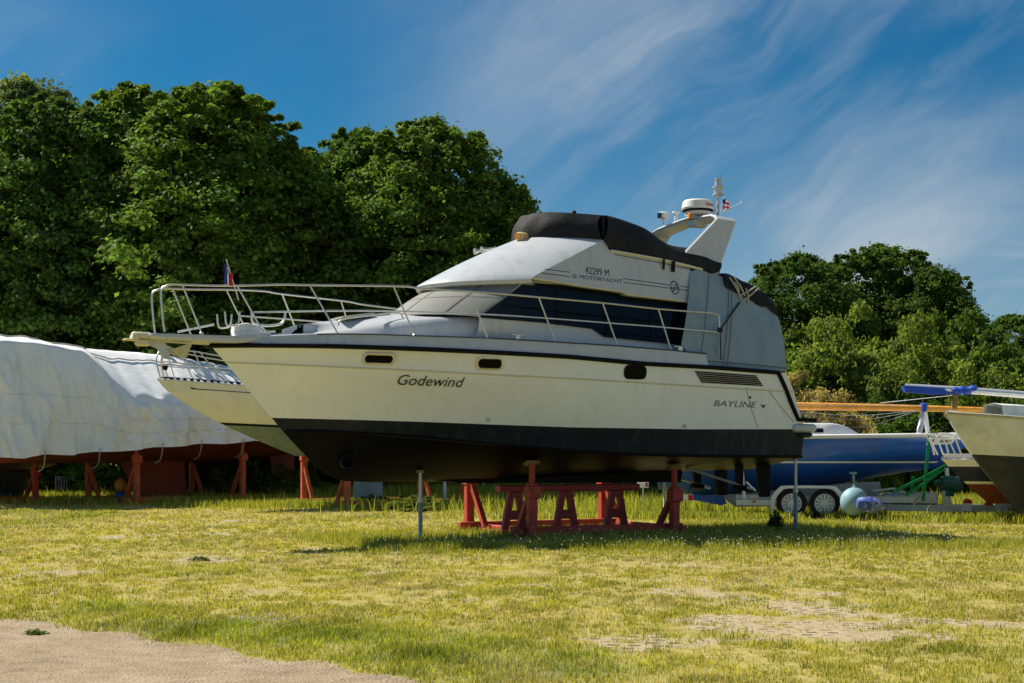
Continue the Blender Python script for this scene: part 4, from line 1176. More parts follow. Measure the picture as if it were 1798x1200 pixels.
# ---- trailer
o = (3.6, 0, 0)
trl = empty('boat_trailer', Bf.world(*o), t_, 'silver twin axle boat trailer carrying the blue sailboat', 'boat trailer')
TB = lambda mb, n, m, par=None, ang=35: mb.build(n, m, par if par else trl, off=o, ang=ang)
yw = .98
wr = .30
rx = Matrix.Rotation(R(90), 3, 'X')
wc = []
for sgn in (1, -1):
    for px in (1390, 1448):
        u = Bf.loc(px, 888, yw)[0]
        if sgn == 1: wc.append(u)
        c = (u, sgn * yw, wr)
        mb = MB(); mb.lathe([(.19, -.08), (.27, -.085), (.295, -.06), (.30, 0), (.295, .06), (.27, .085), (.19, .08), (.185, 0), (.19, -.08)], 28, c, rx, caps=False)
        wh = TB(mb, 'wheel', M['tyre'])
        mb = MB(); mb.lathe([(.195, -.075), (.195, .07), (.17, .06), (.14, .03), (.07, .045), (.05, .07), (0.001, .075)], 24, c, rx) if False else None
        s = sgn
        for k in range(12):
            a = 2 * math.pi * k / 12; d = Vector((math.cos(a), 0, math.sin(a)))
            mb.bar(Vector(c) + d * .05 + Vector((0, s * .065, 0)), Vector(c) + d * .18 + Vector((0, s * .07, 0)), .030, .02, (0, 1, 0))
        n = 28; ring = []
        for r, yy in ((.20, .082), (.185, .086), (.168, .02), (.10, .0), (.065, .02), (.06, .07), (.001, .078)):
            ring.append([(c[0] + r * math.cos(2 * math.pi * k / n), c[1] + s * yy, c[2] + r * math.sin(2 * math.pi * k / n)) for k in range(n)])
        mb.grid(ring, closed_v=True)
        TB(mb, 'rim', M['silver'], wh)
    # mudguard over the pair
    ua_, ub_ = min(wc) , max(wc)
    prof = [(ua_ - .42, .16), (ua_ - .40, .42), (ua_ - .26, .61), (ua_ - .1, .66), (ub_ + .1, .66), (ub_ + .26, .61), (ub_ + .40, .42), (ub_ + .42, .16)]
    prof = [(p.x, p.z) for p in spline([(x, 0, z) for x, z in prof], 4)]
    y0, y1 = sgn * (yw - .13), sgn * (yw + .13)
    mb = MB(); mb.grid([[(x, y0, z) for x, z in prof], [(x, y1, z) for x, z in prof], [(x, y1 + sgn * .008, z - .005) for x, z in prof], [(x * 1 - (x - (ua_ + ub_) / 2) * .11, y1 + sgn * .008, z - .055) for x, z in prof]])
    TB(mb, 'mudguard', M['silver'])
uR_ = Bf.loc(1830, 900, .3)[0]; uL_ = Bf.loc(1310, 882, .7)[0]
mb = MB()
zf = .40
for sgn in (1, -1):
    mb.bar((uL_ + .2, sgn * .74, zf), (1.2, sgn * .74, zf - .02), .07, .12)
TB(mb, 'side_rail', M['galv'])
dz = Bf.loc(1660, 892, .3)[2]
mb = MB(); mb.bar((2.6, .30, dz), (uR_, .28, dz - .02), .10, .13); mb.bar((2.6, -.30, dz), (uR_, -.20, dz - .02), .10, .13)
TB(mb, 'drawbar', M['galv'])
for q_ in ((-.55, .30), (.15, .20)): mb = MB(); mb.bbox((q_[0], .30, dz + .01), (q_[1], .14, .16), .01); TB(mb, 'coupling_box', M['plastic_white'])
for u in (wc[0], wc[1], 2.4):
    mb = MB(); mb.bar((u, -.9, .30), (u, .9, .30), .08, .08); TB(mb, 'axle', M['galv'])
p = Bf.loc(1308, 884, .8); pt_ = Bf.loc(1303, 826, .8)
mb = MB(); mb.bar(p, pt_, .06, .05); mb.bar(Bf.loc(1310, 846, .8), Bf.loc(1327, 862, .8), .035, .035); TB(mb, 'bunk_post', M['plastic_white'])
mb = MB(); mb.bbox(Bf.loc(1332, 883, .9), (.9, .05, .13), .01); rl = TB(mb, 'rear_panel', M['alu'])
mb = MB(); c = Bf.loc(1324, 881, .93); mb.bbox((c[0], c[1] + .02, c[2]), (.09, .02, .04), .006); TB(mb, 'side_marker', M['lens'], rl)
# screw support and its pad
a, b = Bf.loc(1500, 858, .75), Bf.loc(1498, 832, .75)
mb = MB(); mb.tube([a, b], .026, 8); mb.bbox((b[0], b[1], b[2] + .01), (.15, .12, .05), .015); mb.lathe([(.09, 0), (.09, .03)], 10, (a[0], a[1], a[2])); TB(mb, 'hull_support', M['pale_blue'])
# winch post and small frames
for x0, y0, x1, y1 in ((1562, 886, 1562, 866), (1532, 862, 1570, 858), (1570, 858, 1590, 866), (1540, 875, 1600, 880), (1600, 890, 1620, 872)):
    mb = MB(); mb.bar(Bf.loc(x0, y0, .3), Bf.loc(x1, y1, .3), .04, .04); TB(mb, 'frame_strut', M['galv'])
mb = MB(); c0, c1 = Bf.loc(1645, 886, .0), Bf.loc(1550, 868, .0); mb.bbox(((c0[0] + c1[0]) / 2, 0, (c0[2] + c1[2]) / 2 + .02), (abs(c0[0] - c1[0]), .5, .22), .02); TB(mb, 'tool_box', M['galv'])
wp = Bf.loc(1662, 889, .25); wt = Bf.loc(1658, 862, .25)
mb = MB(); mb.bar(wp, wt, .11, .10); mb.bar((wp[0] - .1, wp[1], wp[2]), (wt[0] - .05, wt[1], wt[2]), .05, .06); TB(mb, 'winch_post', M['galv'])
c = Bf.loc(1668, 850, .25)
mb = MB(); mb.lathe([(.05, -.2), (.15, -.18), (.17, 0), (.15, .14), (.06, .17)], 14, c, Matrix.Rotation(R(80), 3, 'Y')); mb.tube([(c[0] + .15, c[1], c[2] + .05), (c[0] + .32, c[1], c[2] + .02)], .05, 8); mb.bbox((c[0] - .18, c[1], c[2] - .02), (.14, .16, .14), .03); mb.tube([(c[0], c[1], c[2]), (c[0] + .02, c[1], c[2] - .25)], .1, 8)
TB(mb, 'winch', M['dark_green'])
mb = MB(); mb.tube([Bf.loc(1652, 838, .25), Bf.loc(1690, 838, .25)], .012, 5); mb.tube([Bf.loc(1662, 822, .25), Bf.loc(1664, 845, .25)], .04, 8); TB(mb, 'bow_stop', M['plastic_white'])
for px, py in ((1699, 883), (1736, 888), (1757, 882), (1768, 884)):
    c = Bf.loc(px, py, .2); mb = MB(); mb.lathe([(.03, -.09), (.085, -.08), (.06, 0), (.085, .08), (.03, .09)], 12, c, rx); mb.tube([(c[0], c[1], c[2]), (c[0], c[1], c[2] - .12)], .02, 6); TB(mb, 'keel_roller', M['red_plastic'])
# light board at the trailer's tail, beside the main cradle
c = Bf.loc(1203, 874, .75)
lbd = empty('light_board', Bf.world(c[0], c[1], c[2] - .07), t_, 'white trailer light board with red end and number 3, beside the right cradle post', 'light board')
mb = MB(); mb.bbox((0, 0, .07), (.34, .03, .13), .006); mb.build('board', M['plastic_white'], lbd)
mb = MB(); mb.bbox((-.115, .018, .07), (.1, .02, .11), .006); mb.build('red_lamp', M['red_plastic'], lbd)
cu = bpy.data.curves.new('number', 'FONT'); cu.body = '3'; cu.size = .13; cu.extrude = .002
ob = bpy.data.objects.new('number', cu); COL.objects.link(ob); me = bpy.data.meshes.new_from_object(ob.evaluated_get(bpy.context.evaluated_depsgraph_get())); bpy.data.objects.remove(ob)
me.materials.clear(); me.materials.append(M['ink']); ob = bpy.data.objects.new('number', me); COL.objects.link(ob); ob.parent = lbd; ob.location = (.09, .02, .025); ob.rotation_euler = (R(90), 0, R(180))
mb = MB(); mb.bar((0, -.02, .07), (0, -.9, .07), .04, .04); mb.build('bracket', M['galv'], lbd)
p = dpt(1129, 852, 30.5)
l2 = empty('light_board', p - Vector((0, 0, .06)), 0, 'small white light board with red corner, seen under the yacht keel beside the trestle', 'light board')
mb = MB(); mb.bbox((0, 0, .06), (.24, .03, .12), .006); mb.build('board', M['plastic_white'], l2)
mb = MB(); mb.bbox((.075, -.018, .07), (.05, .02, .09), .004); mb.build('red_lamp', M['red_plastic'], l2)
mb = MB(); mb.bar((0, 0, 0), (.03, .05, -1.0 + .3), .03, .03); mb.build('bracket', M['galv'], l2)

# pale round float beside the trailer
c = dpt(1500, 881, 28.0); r = .275
fb = empty('round_float', (c.x, c.y, c.z - r), 0, 'pale blue ball shaped float standing beside the trailer wheels', 'float')
mb = MB(); mb.ball((0, 0, r), r, 24, (1, 1, 1.02)); mb.build('ball', M['pale_blue'], fb)
mb = MB(); mb.lathe([(.05, 0), (.05, .03), (.025, .04), (.022, .09)], 10, (0, 0, 2 * r - .02)); mb.build('eye', M['pale_blue'], fb)
# cloth bundle on the drawbar
c = dpt(1527, 884, 27.2); mb = MB(); rows = []
for i in range(12):
    t = i / 11; rr = .15 * math.sin(math.pi * (.12 + .8 * t)) ** .6
    rows.append([(-.24 + .5 * t, rr * math.cos(a) * (1 + wrk((t * 2, a, 2), .4, 3)), .13 + rr * math.sin(a) * (1 + wrk((t * 2, a, 5), .4, 3)) - .06 * t) for a in np.linspace(0, 2 * math.pi, 15)[:-1]])
mb.grid(rows, closed_v=True); mb.poly(rows[0]); mb.poly(rows[-1])
ob = mb.build('cloth_bundle', mat('blue and white cloth', (.04, .08, .34), .8, var=.2, stain=(.55, .6, .68), stain_amt=1.0, stain_scale=(2.5, 2.5, 2.5), vscale=6, bump=.4, bscale=12), None); ob.location = c - Vector((0, 0, .13)); tag(ob, 'blue and white cloth bundle tied on the trailer drawbar', 'bundle')

# green straps over the blue boat
def strap(pts, label, w=.05, D=None, grp='green lashing straps'):
    P = [dpt(x, y, d) for x, y, d in pts]; b = min(P, key=lambda p: p.z)
    mb = MB()
    for a, c in zip(P[:-1], P[1:]): mb.bar(a, c, w, .012, (0, 1, 0)) if abs((c - a).normalized().z) > .7 else mb.bar(a, c, .03, w)
    ob = mb.build('lashing_strap', M['green_strap'], None, off=b); ob.location = b; tag(ob, label, 'strap', grp)
strap([(1632, 766, 28.2), (1626, 830, 27.9), (1621, 880, 28.0)], 'green strap hanging straight down over the bow of the blue sailboat', .06)
strap([(1660, 818, 28.1), (1616, 842, 28.1), (1568, 864, 28.1)], 'green strap slanting down from the bow stop to the trailer, the upper one', .06)
strap([(1658, 822, 28.1), (1625, 848, 28.1), (1590, 870, 28.1)], 'green strap slanting down from the bow stop to the trailer, the lower one', .06)
strap([(1603, 836, 28.2), (1601, 866, 28.2)], 'short upright green strap below the hull of the blue sailboat', .08)
strap([(1306, 822, 30.0), (1309, 850, 30.0), (1316, 864, 30.0)], 'green strap at the bunk post seen behind the yacht rudder', .06)

# mast crutch, wooden mast, wrapped spar
p0 = dpt(1620, 765, 29.0)
cr_ = empty('mast_crutch', p0, 0, 'two legged silver crutch on the foredeck of the blue sailboat holding the wooden mast', 'crutch')
a = dpt(1621, 721, 29.0)
mb = MB(); mb.tube([dpt(1613, 765, 28.8) - p0, a - p0], .06, 10); mb.build('leg', M['alu'], cr_)
mb = MB(); mb.tube([dpt(1630, 765, 29.2) - p0, a - p0 + Vector((.03, 0, 0))], .045, 10); mb.build('leg', M['alu'], cr_)
mb = MB(); mb.bbox(a - p0 + Vector((0, 0, .06)), (.10, .22, .18), .02); mb.build('head', M['blue_cloth'], cr_)
P = [dpt(1360, 713, 29.6), dpt(1500, 715, 29.3), dpt(1620, 717.5, 29.0), dpt(1720, 720, 28.8), dpt(1830, 723, 28.6)]
mst = empty('wooden_mast', P[2], 0, 'long varnished wooden mast lying level above the blue sailboat', 'mast')
mb = MB(); mb.tube([p - P[2] for p in spline(P, 5)], list(np.linspace(.085, .045, 21)), 12); mb.build('spar', M['varnish'], mst)
for y0, y1, sag in ((709, 712, 0), (722, 722, 14), (724, 722, 26), (720, 721, 8)):
    a, b = dpt(1396, y0 + 3, 29.4), dpt(1612, y1, 28.9); m1 = (a + b) / 2 - Vector((0, 0, sag * .0116))
    mb = MB(); mb.tube([p - P[2] for p in spline([a, m1, b], 8)], .0045, 4); mb.build('rigging_wire', M['galv'], mst)
mb = MB(); a, b = dpt(1545, 708, 29.2), dpt(1700, 692, 28.2); mb.tube([a - P[2], b - P[2]], .006, 4); mb.build('rigging_wire', M['galv'], mst)
P2 = [dpt(1590, 680, 27.6), dpt(1700, 686, 27.4), dpt(1830, 696, 27.2)]
sp = empty('wrapped_spar', P2[1], 0, 'silver spar with its end wrapped in bright blue cloth, above the wooden mast', 'spar')
mb = MB(); mb.tube([p - P2[1] for p in P2], .068, 12); mb.build('spar', M['alu'], sp)
q = [dpt(1584, 678, 27.5), dpt(1682, 684, 27.5), dpt(1668, 692, 27.5), dpt(1640, 693.5, 27.5), dpt(1588, 689, 27.5)]
mb = MB(); mb.prism([p - P2[1] + Vector((0, -.09, 0)) for p in q], (0, .18, 0)); mb.build('cloth_wrap', M['blue_cloth'], sp)
mb = MB(); 
for i in range(7):
    c = dpt(1678 + i * 6, 686 + math.sin(i * 2.2) * 2, 27.4) - P2[1]; mb.ball(c, .09 + .02 * math.sin(i * 3), 10, (1, 1, .8))
mb.build('cloth_knot', M['blue_cloth'], sp)
p = dpt(1675, 718, 27.5); mb = MB(); mb.bar((0, 0, 0), dpt(1678, 690, 27.5) - p, .09, .09, (0, 1, 0)); ob = mb.build('timber_prop', M['wood'], None); ob.location = p; tag(ob, 'short timber prop between the wooden mast and the blue wrapped spar', 'prop')

# ---- navy boat behind the right hull
t_ = R(24); Df = 27.0
Nf = Frame((1653 - CX) * Df / FPX, Df, t_)
o = (2.5, 0, .4)
nb = empty('navy_boat', Nf.world(*o), t_, 'small navy boat with white deck edge and red bottom behind the weathered hull', 'boat')
zb_ = Nf.loc(1653, 805, 0)[2]
pf4 = sail_hull(Nf, 0, 5.5, .95, lambda t: zb_ - .02, lambda t: .24 + .1 * (1 - t), .47, 1.15, 1.1, -1, nb, o, M['navy_hull'], M['rust_hull'], full=2.2, sec=2.0)
T = [i / 24 for i in range(25)]
mb = MB()
for s in (1, -1): mb.grid([[(pf4(t, h)[0], s * (pf4(t, h)[1] + .01), pf4(t, h)[2] + .0) for t in T] for h in (.84, 1.0)]); mb.grid([[(pf4(t, h)[0], s * (pf4(t, h)[1] + .008), pf4(t, h)[2]) for t in T] for h in (.45, .51)])
mb.build('white_strake', M['plastic_white'], nb, off=o)
mb = MB(); rows = [[(pf4(t, 1)[0] + .05, k * max(pf4(t, 1)[1] - .06, 0), zb_ + z) for t in T] for k, z in ((1, 0), (.9, .09), (-.9, .09), (-1, 0))]; mb.grid(rows); mb.build('foredeck', M['plastic_white'], nb, off=o)
for s in (1, -1):
    g = [Nf.loc(x, y, -.2) for x, y in ((1666, 799), (1661, 780), (1653, 768), (1650, 762), (1668, 763), (1692, 767), (1720, 771))]
    mb = MB(); mb.tube(spline([(p[0], s * p[1], p[2]) for p in g], 4), .018, 6)
    for a, b in (((1664, 768), (1678, 799)), ((1676, 765), (1688, 799))):
        p, q = Nf.loc(*a, -.25), Nf.loc(*b, -.25); mb.tube([(p[0], s * p[1], p[2]), (q[0], s * q[1], q[2])], .015, 6)
    mb.build('pulpit', M['plastic_white'], nb, off=o)
for u, lab in ((2.6, 'timber block under the navy boat, partly hidden by the weathered hull'),):
    mb = MB(); mb.bbox((0, 0, .17), (.3, 1.0, .34), .02)
    ob = mb.build('keel_block', M['wood'], None); ob.location = Nf.world(u, 0, 0); ob.rotation_euler = (0, 0, t_); tag(ob, lab, 'timber block')

# ---- weathered hull at the right edge
t_ = R(36); Df = 23.5
Hf = Frame((1660 - CX) * Df / FPX, Df, t_)
o = (2.2, 0, .35)
wh_ = empty('weathered_boat', Hf.world(*o), t_, 'weathered white boat with charcoal bottom jutting in from the right edge', 'boat')
zb_ = Hf.loc(1660, 725, 0)[2]
pf5 = sail_hull(Hf, 0, 5.6, 1.3, lambda t: zb_ - .24 * min(1, t * 1.8), lambda t: .26, .60, 2.0, 1.1, -1, wh_, o, M['weathered_white'], M['charcoal'], full=1.9, sec=1.5, gun=(mat('yellowed trim', (.5, .45, .32), .6, var=.2), .03))
fin_keel(wh_, o, [(2.6, .4), (4.6, .4), (4.4, .02), (2.9, .02)], M['charcoal'], .3)
mb = MB(); mb.grid([[(pf5(t, 1)[0] + .6, k * .45 * min(1, t * 4), zb_ + z - .1 * t) for t in np.linspace(.12, .8, 12)] for k, z in ((1, -.05), (.85, .16), (0, .2), (-.85, .16), (-1, -.05))])
mb.build('cabin', M['weathered_white'], wh_, off=o)


# ---- small clutter under the boats on the left
p = gpt(213, 882, 0); 
cl = empty('garden_buoy', p, 0, 'orange ball on a blue can below the tarp covered yacht', 'buoy')
mb = MB(); mb.ball((0, 0, .46), .19, 14); mb.build('ball', M['orange_plastic'], cl)
mb = MB(); mb.lathe([(.14, 0), (.15, .02), (.15, .26), (.12, .28)], 14, (0, 0, 0)); mb.build('can', M['blue_cloth'], cl)
for x0, x1, lab in ((98, 131, 'grey metal barrier with upright bars behind the left cradle'),):
    p = gpt(115, 874); L_ = (x1 - x0) * p.y / FPX
    br_ = empty('barrier', p, R(8), lab, 'barrier')
    mb = MB(); mb.tube([(-L_ / 2, 0, 0), (-L_ / 2, 0, .62), (L_ / 2, 0, .62), (L_ / 2, 0, 0)], .022, 6); mb.build('frame', M['galv'], br_)
    for k in range(6): mb = MB(); mb.tube([(-L_ / 2 + L_ * (k + 1) / 7, 0, .05), (-L_ / 2 + L_ * (k + 1) / 7, 0, .62)], .014, 5); mb.build('bar', M['galv'], br_)
p = gpt(832, 872); h_ = .55
wf = empty('wire_frame', p, 0, 'thin white rectangular frame behind the left end of the main cradle', 'frame')
mb = MB(); mb.tube([(-.3, 0, 0), (-.3, 0, .62), (.3, 0, .62), (.3, 0, 0)], .022, 6); mb.build('hoop', M['plastic_white'], wf)
mb = MB(); mb.tube([(-.3, 0, .06), (.3, 0, .06)], .018, 6); mb.build('lower_bar', M['plastic_white'], wf)
# ================================================================== sun, sky
TO_SUN = Vector((-.78, .47, .98)).normalized()
sun_d = bpy.data.lights.new('sun', 'SUN'); sun_d.energy = 5.0; sun_d.angle = R(.5); sun_d.color = (1.0, .93, .80)
sun = bpy.data.objects.new('sun', sun_d); COL.objects.link(sun); sun.rotation_euler = TO_SUN.to_track_quat('Z', 'Y').to_euler()
sun.location = (-20, 10, 30)
w = bpy.data.worlds.new('World'); SC.world = w; w.use_nodes = True
nt = w.node_tree; nd = nt.nodes; lk = nt.links
bg = nd['Background']; SKY_S = .062
bg.inputs['Strength'].default_value = SKY_S
sky = nd.new('ShaderNodeTexSky'); sky.sky_type = 'NISHITA'; sky.sun_disc = False
sky.sun_elevation = math.asin(TO_SUN.z); sky.sun_rotation = math.atan2(TO_SUN.x, TO_SUN.y) % (2 * math.pi)
sky.air_density = 1.0; sky.dust_density = .35; sky.ozone_density = 2.2
def node(t, **kw):
    n = nd.new(t)
    for k, v in kw.items(): setattr(n, k, v)
    return n
def math_(op, a, b=None, c=None, clamp=False):
    n = node('ShaderNodeMath', operation=op, use_clamp=clamp)
    for i, v in enumerate((a, b, c)):
        if v is None: continue
        if isinstance(v, (int, float)): n.inputs[i].default_value = v
        else: lk.new(v, n.inputs[i])
    return n.outputs[0]
tint = node('ShaderNodeMix', data_type='RGBA', blend_type='MULTIPLY'); tint.inputs['Factor'].default_value = 1
lk.new(sky.outputs[0], tint.inputs['A']); tint.inputs['B'].default_value = (.095, .52, .73, 1)
tc = node('ShaderNodeTexCoord'); sp_ = node('ShaderNodeSeparateXYZ'); lk.new(tc.outputs['Generated'], sp_.inputs[0])
X_, Y_, Z_ = sp_.outputs
az = math_('ARCTAN2', X_, Y_)                      # bearing from north and height above the horizon
cmb = node('ShaderNodeCombineXYZ'); lk.new(az, cmb.inputs[0]); lk.new(Z_, cmb.inputs[1])
wn = node('ShaderNodeTexNoise'); wn.inputs['Scale'].default_value = 5; wn.inputs['Detail'].default_value = 4; lk.new(cmb.outputs[0], wn.inputs['Vector'])
wv = node('ShaderNodeVectorMath', operation='MULTIPLY_ADD'); lk.new(wn.outputs['Color'], wv.inputs[0]); wv.inputs[1].default_value = (.12, .11, 0); lk.new(cmb.outputs[0], wv.inputs[2])
def cloud(rotz, sx, sy, detail, rough, lo, hi, off):
    m0 = node('ShaderNodeMapping'); m0.inputs['Rotation'].default_value = (0, 0, -rotz); lk.new(wv.outputs[0], m0.inputs[0])
    mp = node('ShaderNodeMapping'); mp.inputs['Scale'].default_value = (sx, sy, 1); mp.inputs['Location'].default_value = off; lk.new(m0.outputs[0], mp.inputs[0])
    n = node('ShaderNodeTexNoise'); n.inputs['Scale'].default_value = 1; n.inputs['Detail'].default_value = detail; n.inputs['Roughness'].default_value = rough
    lk.new(mp.outputs[0], n.inputs['Vector'])
    m = node('ShaderNodeMapRange', interpolation_type='SMOOTHSTEP'); m.inputs['From Min'].default_value = lo; m.inputs['From Max'].default_value = hi
    lk.new(n.outputs['Fac'], m.inputs['Value']); return m.outputs[0]
c1 = cloud(R(30), 2.8, 6.4, 6, .52, .36, .68, (3.1, 1.7, 0))       # broad slanting veils
c2 = cloud(R(38), 7.0, 34.0, 8, .62, .42, .70, (1.2, 5.0, 0))      # fine fibres
c3 = cloud(R(25), 2.2, 4.2, 4, .5, .40, .58, (7.9, 2.2, 0))        # where the veils lie
c4 = cloud(R(4), 4.0, 22.0, 6, .55, .46, .66, (4.4, 9.2, 0))       # level streaks near the horizon
def rng_(v, a, b, c, d):
    m = node('ShaderNodeMapRange', interpolation_type='SMOOTHSTEP')
    for i, k in zip(('From Min', 'From Max', 'To Min', 'To Max'), (a, b, c, d)): m.inputs[i].default_value = k
    lk.new(v, m.inputs['Value']); return m.outputs[0]
right = math_('ADD', rng_(az, -.14, .12, .05, 1.0), rng_(az, -.33, -.22, .28, 0))
low_ = rng_(Z_, .02, .28, .95, 0)
f = math_('ADD', math_('MULTIPLY', c1, math_('ADD', .30, math_('MULTIPLY', c3, .70))), math_('MULTIPLY', math_('MULTIPLY', c2, .20), math_('ADD', .25, c3)))
f = math_('ADD', math_('MULTIPLY', f, .85), math_('MULTIPLY', math_('MULTIPLY', c4, rng_(Z_, .08, .2, .6, 0)), .8))
f = math_('ADD', math_('MULTIPLY', f, right), math_('MULTIPLY', low_, math_('ADD', .12, math_('MULTIPLY', right, .45))))
f = math_('MULTIPLY', f, .80, clamp=True)
cm = node('ShaderNodeMix', data_type='RGBA'); lk.new(f, cm.inputs['Factor']); lk.new(tint.outputs['Result'], cm.inputs['A'])
cm.inputs['B'].default_value = (.31 / SKY_S, .355 / SKY_S, .395 / SKY_S, 1)
lk.new(cm.outputs['Result'], bg.inputs['Color'])

SC.view_settings.view_transform = 'Standard'; SC.view_settings.look = 'None'; SC.view_settings.gamma = 1; SC.view_settings.exposure = .60
SC.view_settings.use_curve_mapping = False
SC.cycles.max_bounces = 8; SC.cycles.transparent_max_bounces = 8

# ================================================================== ground
edge_px = [(-260, 1070), (-100, 1080), (0, 1088), (80, 1092), (150, 1106), (230, 1112), (300, 1130), (360, 1137), (420, 1150), (500, 1163), (560, 1166), (640, 1186), (700, 1190), (800, 1215), (1000, 1260), (1300, 1330)]
EDGE = [gpt(*p) for p in edge_px]
EX, EY = np.array([p.x for p in EDGE]), np.array([p.y for p in EDGE])
o_ = np.argsort(EX); EX, EY = EX[o_], EY[o_]
def path_edge(x): return np.interp(x, EX, EY) + .20 * (fbm(x * 2.6, x * 0 + 3, 5, 5) - .5) * 2
def blob(x, y, px, py, rx, ry):
    c = gpt(px, py); D = c.y
    return np.exp(-(((x - c.x) / (rx * D / FPX)) ** 2 + ((y - c.y) / (ry * D * D / (FPX * HC))) ** 2))
BARE = [(1290, 1092, 200, 26, .85), (1170, 1132, 150, 16, .85), (1480, 1112, 170, 18, .8), (1190, 1040, 120, 9, .8), (1430, 1070, 150, 14, .8), (1620, 1085, 110, 14, .6), (990, 1122, 90, 10, .65),
        (640, 968, 190, 7, .45), (380, 978, 120, 7, .45), (1330, 966, 110, 6, .6), (60, 1000, 90, 9, .5), (930, 1028, 100, 6, .6), (1130, 1060, 90, 8, .5), (1310, 1160, 120, 14, .6), (300, 940, 200, 7, .45), (1540, 958, 60, 5, .5), (1000, 1075, 140, 12, .45), (20, 930, 90, 8, .5), (1180, 945, 60, 5, .4)]
LUSH = [(90, 1040, 120, 16, .8), (200, 1065, 120, 14, .8), (330, 1105, 170, 14, 1.0), (560, 1120, 220, 16, .9), (760, 1150, 200, 18, .9), (1690, 1150, 150, 22, 1.0), (1560, 1120, 60, 8, .7), (930, 1180, 200, 16, .7), (1290, 1040, 70, 6, .8), (1250, 1110, 40, 6, .6), (460, 1040, 70, 7, .5), (1450, 1175, 100, 10, .7), (170, 975, 40, 4, .6), (1210, 905, 160, 12, .8), (700, 905, 200, 10, .6), (80, 905, 200, 12, .7), (1600, 915, 200, 9, .7), (1090, 1170, 90, 10, .5)]
def masks(x, y):
    n1 = fbm(x * 1.3, y * 1.3, 1, 5); n2 = fbm(x * .45 + 9, y * .45, 2, 4); n3 = fbm(x * 4, y * 4, 3, 3)
    b = sum(a * blob(x, y, p, q, r, s) for p, q, r, s, a in BARE)
    l = sum(a * blob(x, y, p, q, r, s) for p, q, r, s, a in LUSH)
    bare = np.clip((b * .95 + (n1 - .5) * 2.4 + (n3 - .5) * 1.6 - .30) * 1.7, 0, 1)
    bare = np.maximum(bare, np.clip((n1 - .66) * 5, 0, .8))
    lush = np.clip(l * .72 + (n2 - .55) * 1.5 + (n3 - .5) * .9, 0, 1)
    return bare, lush

xs = np.concatenate([[-400, -250, -150, -100, -70, -50, -40, -32, -26, -22], np.arange(-19, 19.01, .2), [22, 26, 32, 40, 50, 70, 100, 150, 250, 400]])
ys = np.concatenate([[-60, -30, -10, 0, 4], np.arange(6, 24, .16), np.arange(24, 52, .5), [55, 60, 70, 90, 120, 160, 220, 320, 500, 900]])
GX, GY = np.meshgrid(xs, ys)
gx, gy = GX.ravel(), GY.ravel()
bare, lush = masks(gx, gy)
me = bpy.data.meshes.new('ground')
nx, ny = len(xs), len(ys)
idx = np.arange(nx * ny).reshape(ny, nx)
fq = np.stack([idx[:-1, :-1], idx[:-1, 1:], idx[1:, 1:], idx[1:, :-1]], -1).reshape(-1, 4)
me.from_pydata(np.stack([gx, gy, np.zeros_like(gx)], -1).tolist(), [], fq.tolist())
for n, v in (('bare', bare), ('lush', lush)):
    a = me.attributes.new(n, 'FLOAT', 'POINT'); a.data.foreach_set('value', v.astype(np.float32))
m = bpy.data.materials.new('worn lawn soil'); m.use_nodes = True
nt = m.node_tree; nd = nt.nodes; lk = nt.links; b = nd['Principled BSDF']; b.inputs['Roughness'].default_value = .95; b.inputs['Specular IOR Level'].default_value = .1
tc = node('ShaderNodeTexCoord')
def noise_(scale, detail=8, rough=.65):
    n = node('ShaderNodeTexNoise'); n.inputs['Scale'].default_value = scale; n.inputs['Detail'].default_value = detail; n.inputs['Roughness'].default_value = rough
    lk.new(tc.outputs['Object'], n.inputs['Vector']); return n.outputs['Fac']
def ramp(fac, stops):
    r = node('ShaderNodeValToRGB'); e = r.color_ramp.elements
    e[0].position, e[0].color = stops[0][0], (*stops[0][1], 1); e[1].position, e[1].color = stops[-1][0], (*stops[-1][1], 1)
    for p, c in stops[1:-1]: k = e.new(p); k.color = (*c, 1)
    lk.new(fac, r.inputs[0]); return r.outputs[0]
def mixc(fac, a, bb):
    n = node('ShaderNodeMix', data_type='RGBA')
    for s, v in (('Factor', fac), ('A', a), ('B', bb)):
        if isinstance(v, (int, float)): n.inputs[s].default_value = v
        elif isinstance(v, tuple): n.inputs[s].default_value = (*v, 1)
        else: lk.new(v, n.inputs[s])
    return n.outputs['Result']
ab = node('ShaderNodeAttribute', attribute_name='bare'); al = node('ShaderNodeAttribute', attribute_name='lush')
dry = ramp(noise_(7, 10, .75), [(.32, (.15, .115, .04)), (.48, (.34, .28, .075)), (.6, (.40, .34, .13)), (.74, (.46, .39, .22))])
grn = ramp(noise_(14), [(.3, (.05, .07, .012)), (.5, (.13, .16, .025)), (.7, (.22, .23, .05))])
gcol = mixc(al.outputs['Fac'], dry, grn)
mp = node('ShaderNodeMapping'); mp.inputs['Rotation'].default_value = (0, 0, R(9)); lk.new(tc.outputs['Object'], mp.inputs[0])
bk = node('ShaderNodeTexBrick'); bk.inputs['Scale'].default_value = 1; bk.inputs['Brick Width'].default_value = .15; bk.inputs['Row Height'].default_value = .15; bk.inputs['Mortar Size'].default_value = .042; bk.offset = .25; bk.inputs['Mortar Smooth'].default_value = .25
lk.new(mp.outputs[0], bk.inputs['Vector'])
conc = ramp(noise_(25), [(.3, (.30, .235, .15)), (.6, (.46, .375, .25)), (.75, (.54, .45, .32))])
soil = ramp(noise_(30), [(.35, (.07, .055, .03)), (.6, (.20, .16, .08)), (.75, (.26, .23, .09))])
pav = mixc(bk.outputs['Fac'], soil, conc)
sand = ramp(noise_(18), [(.3, (.25, .20, .11)), (.55, (.41, .33, .20)), (.75, (.49, .41, .27))])
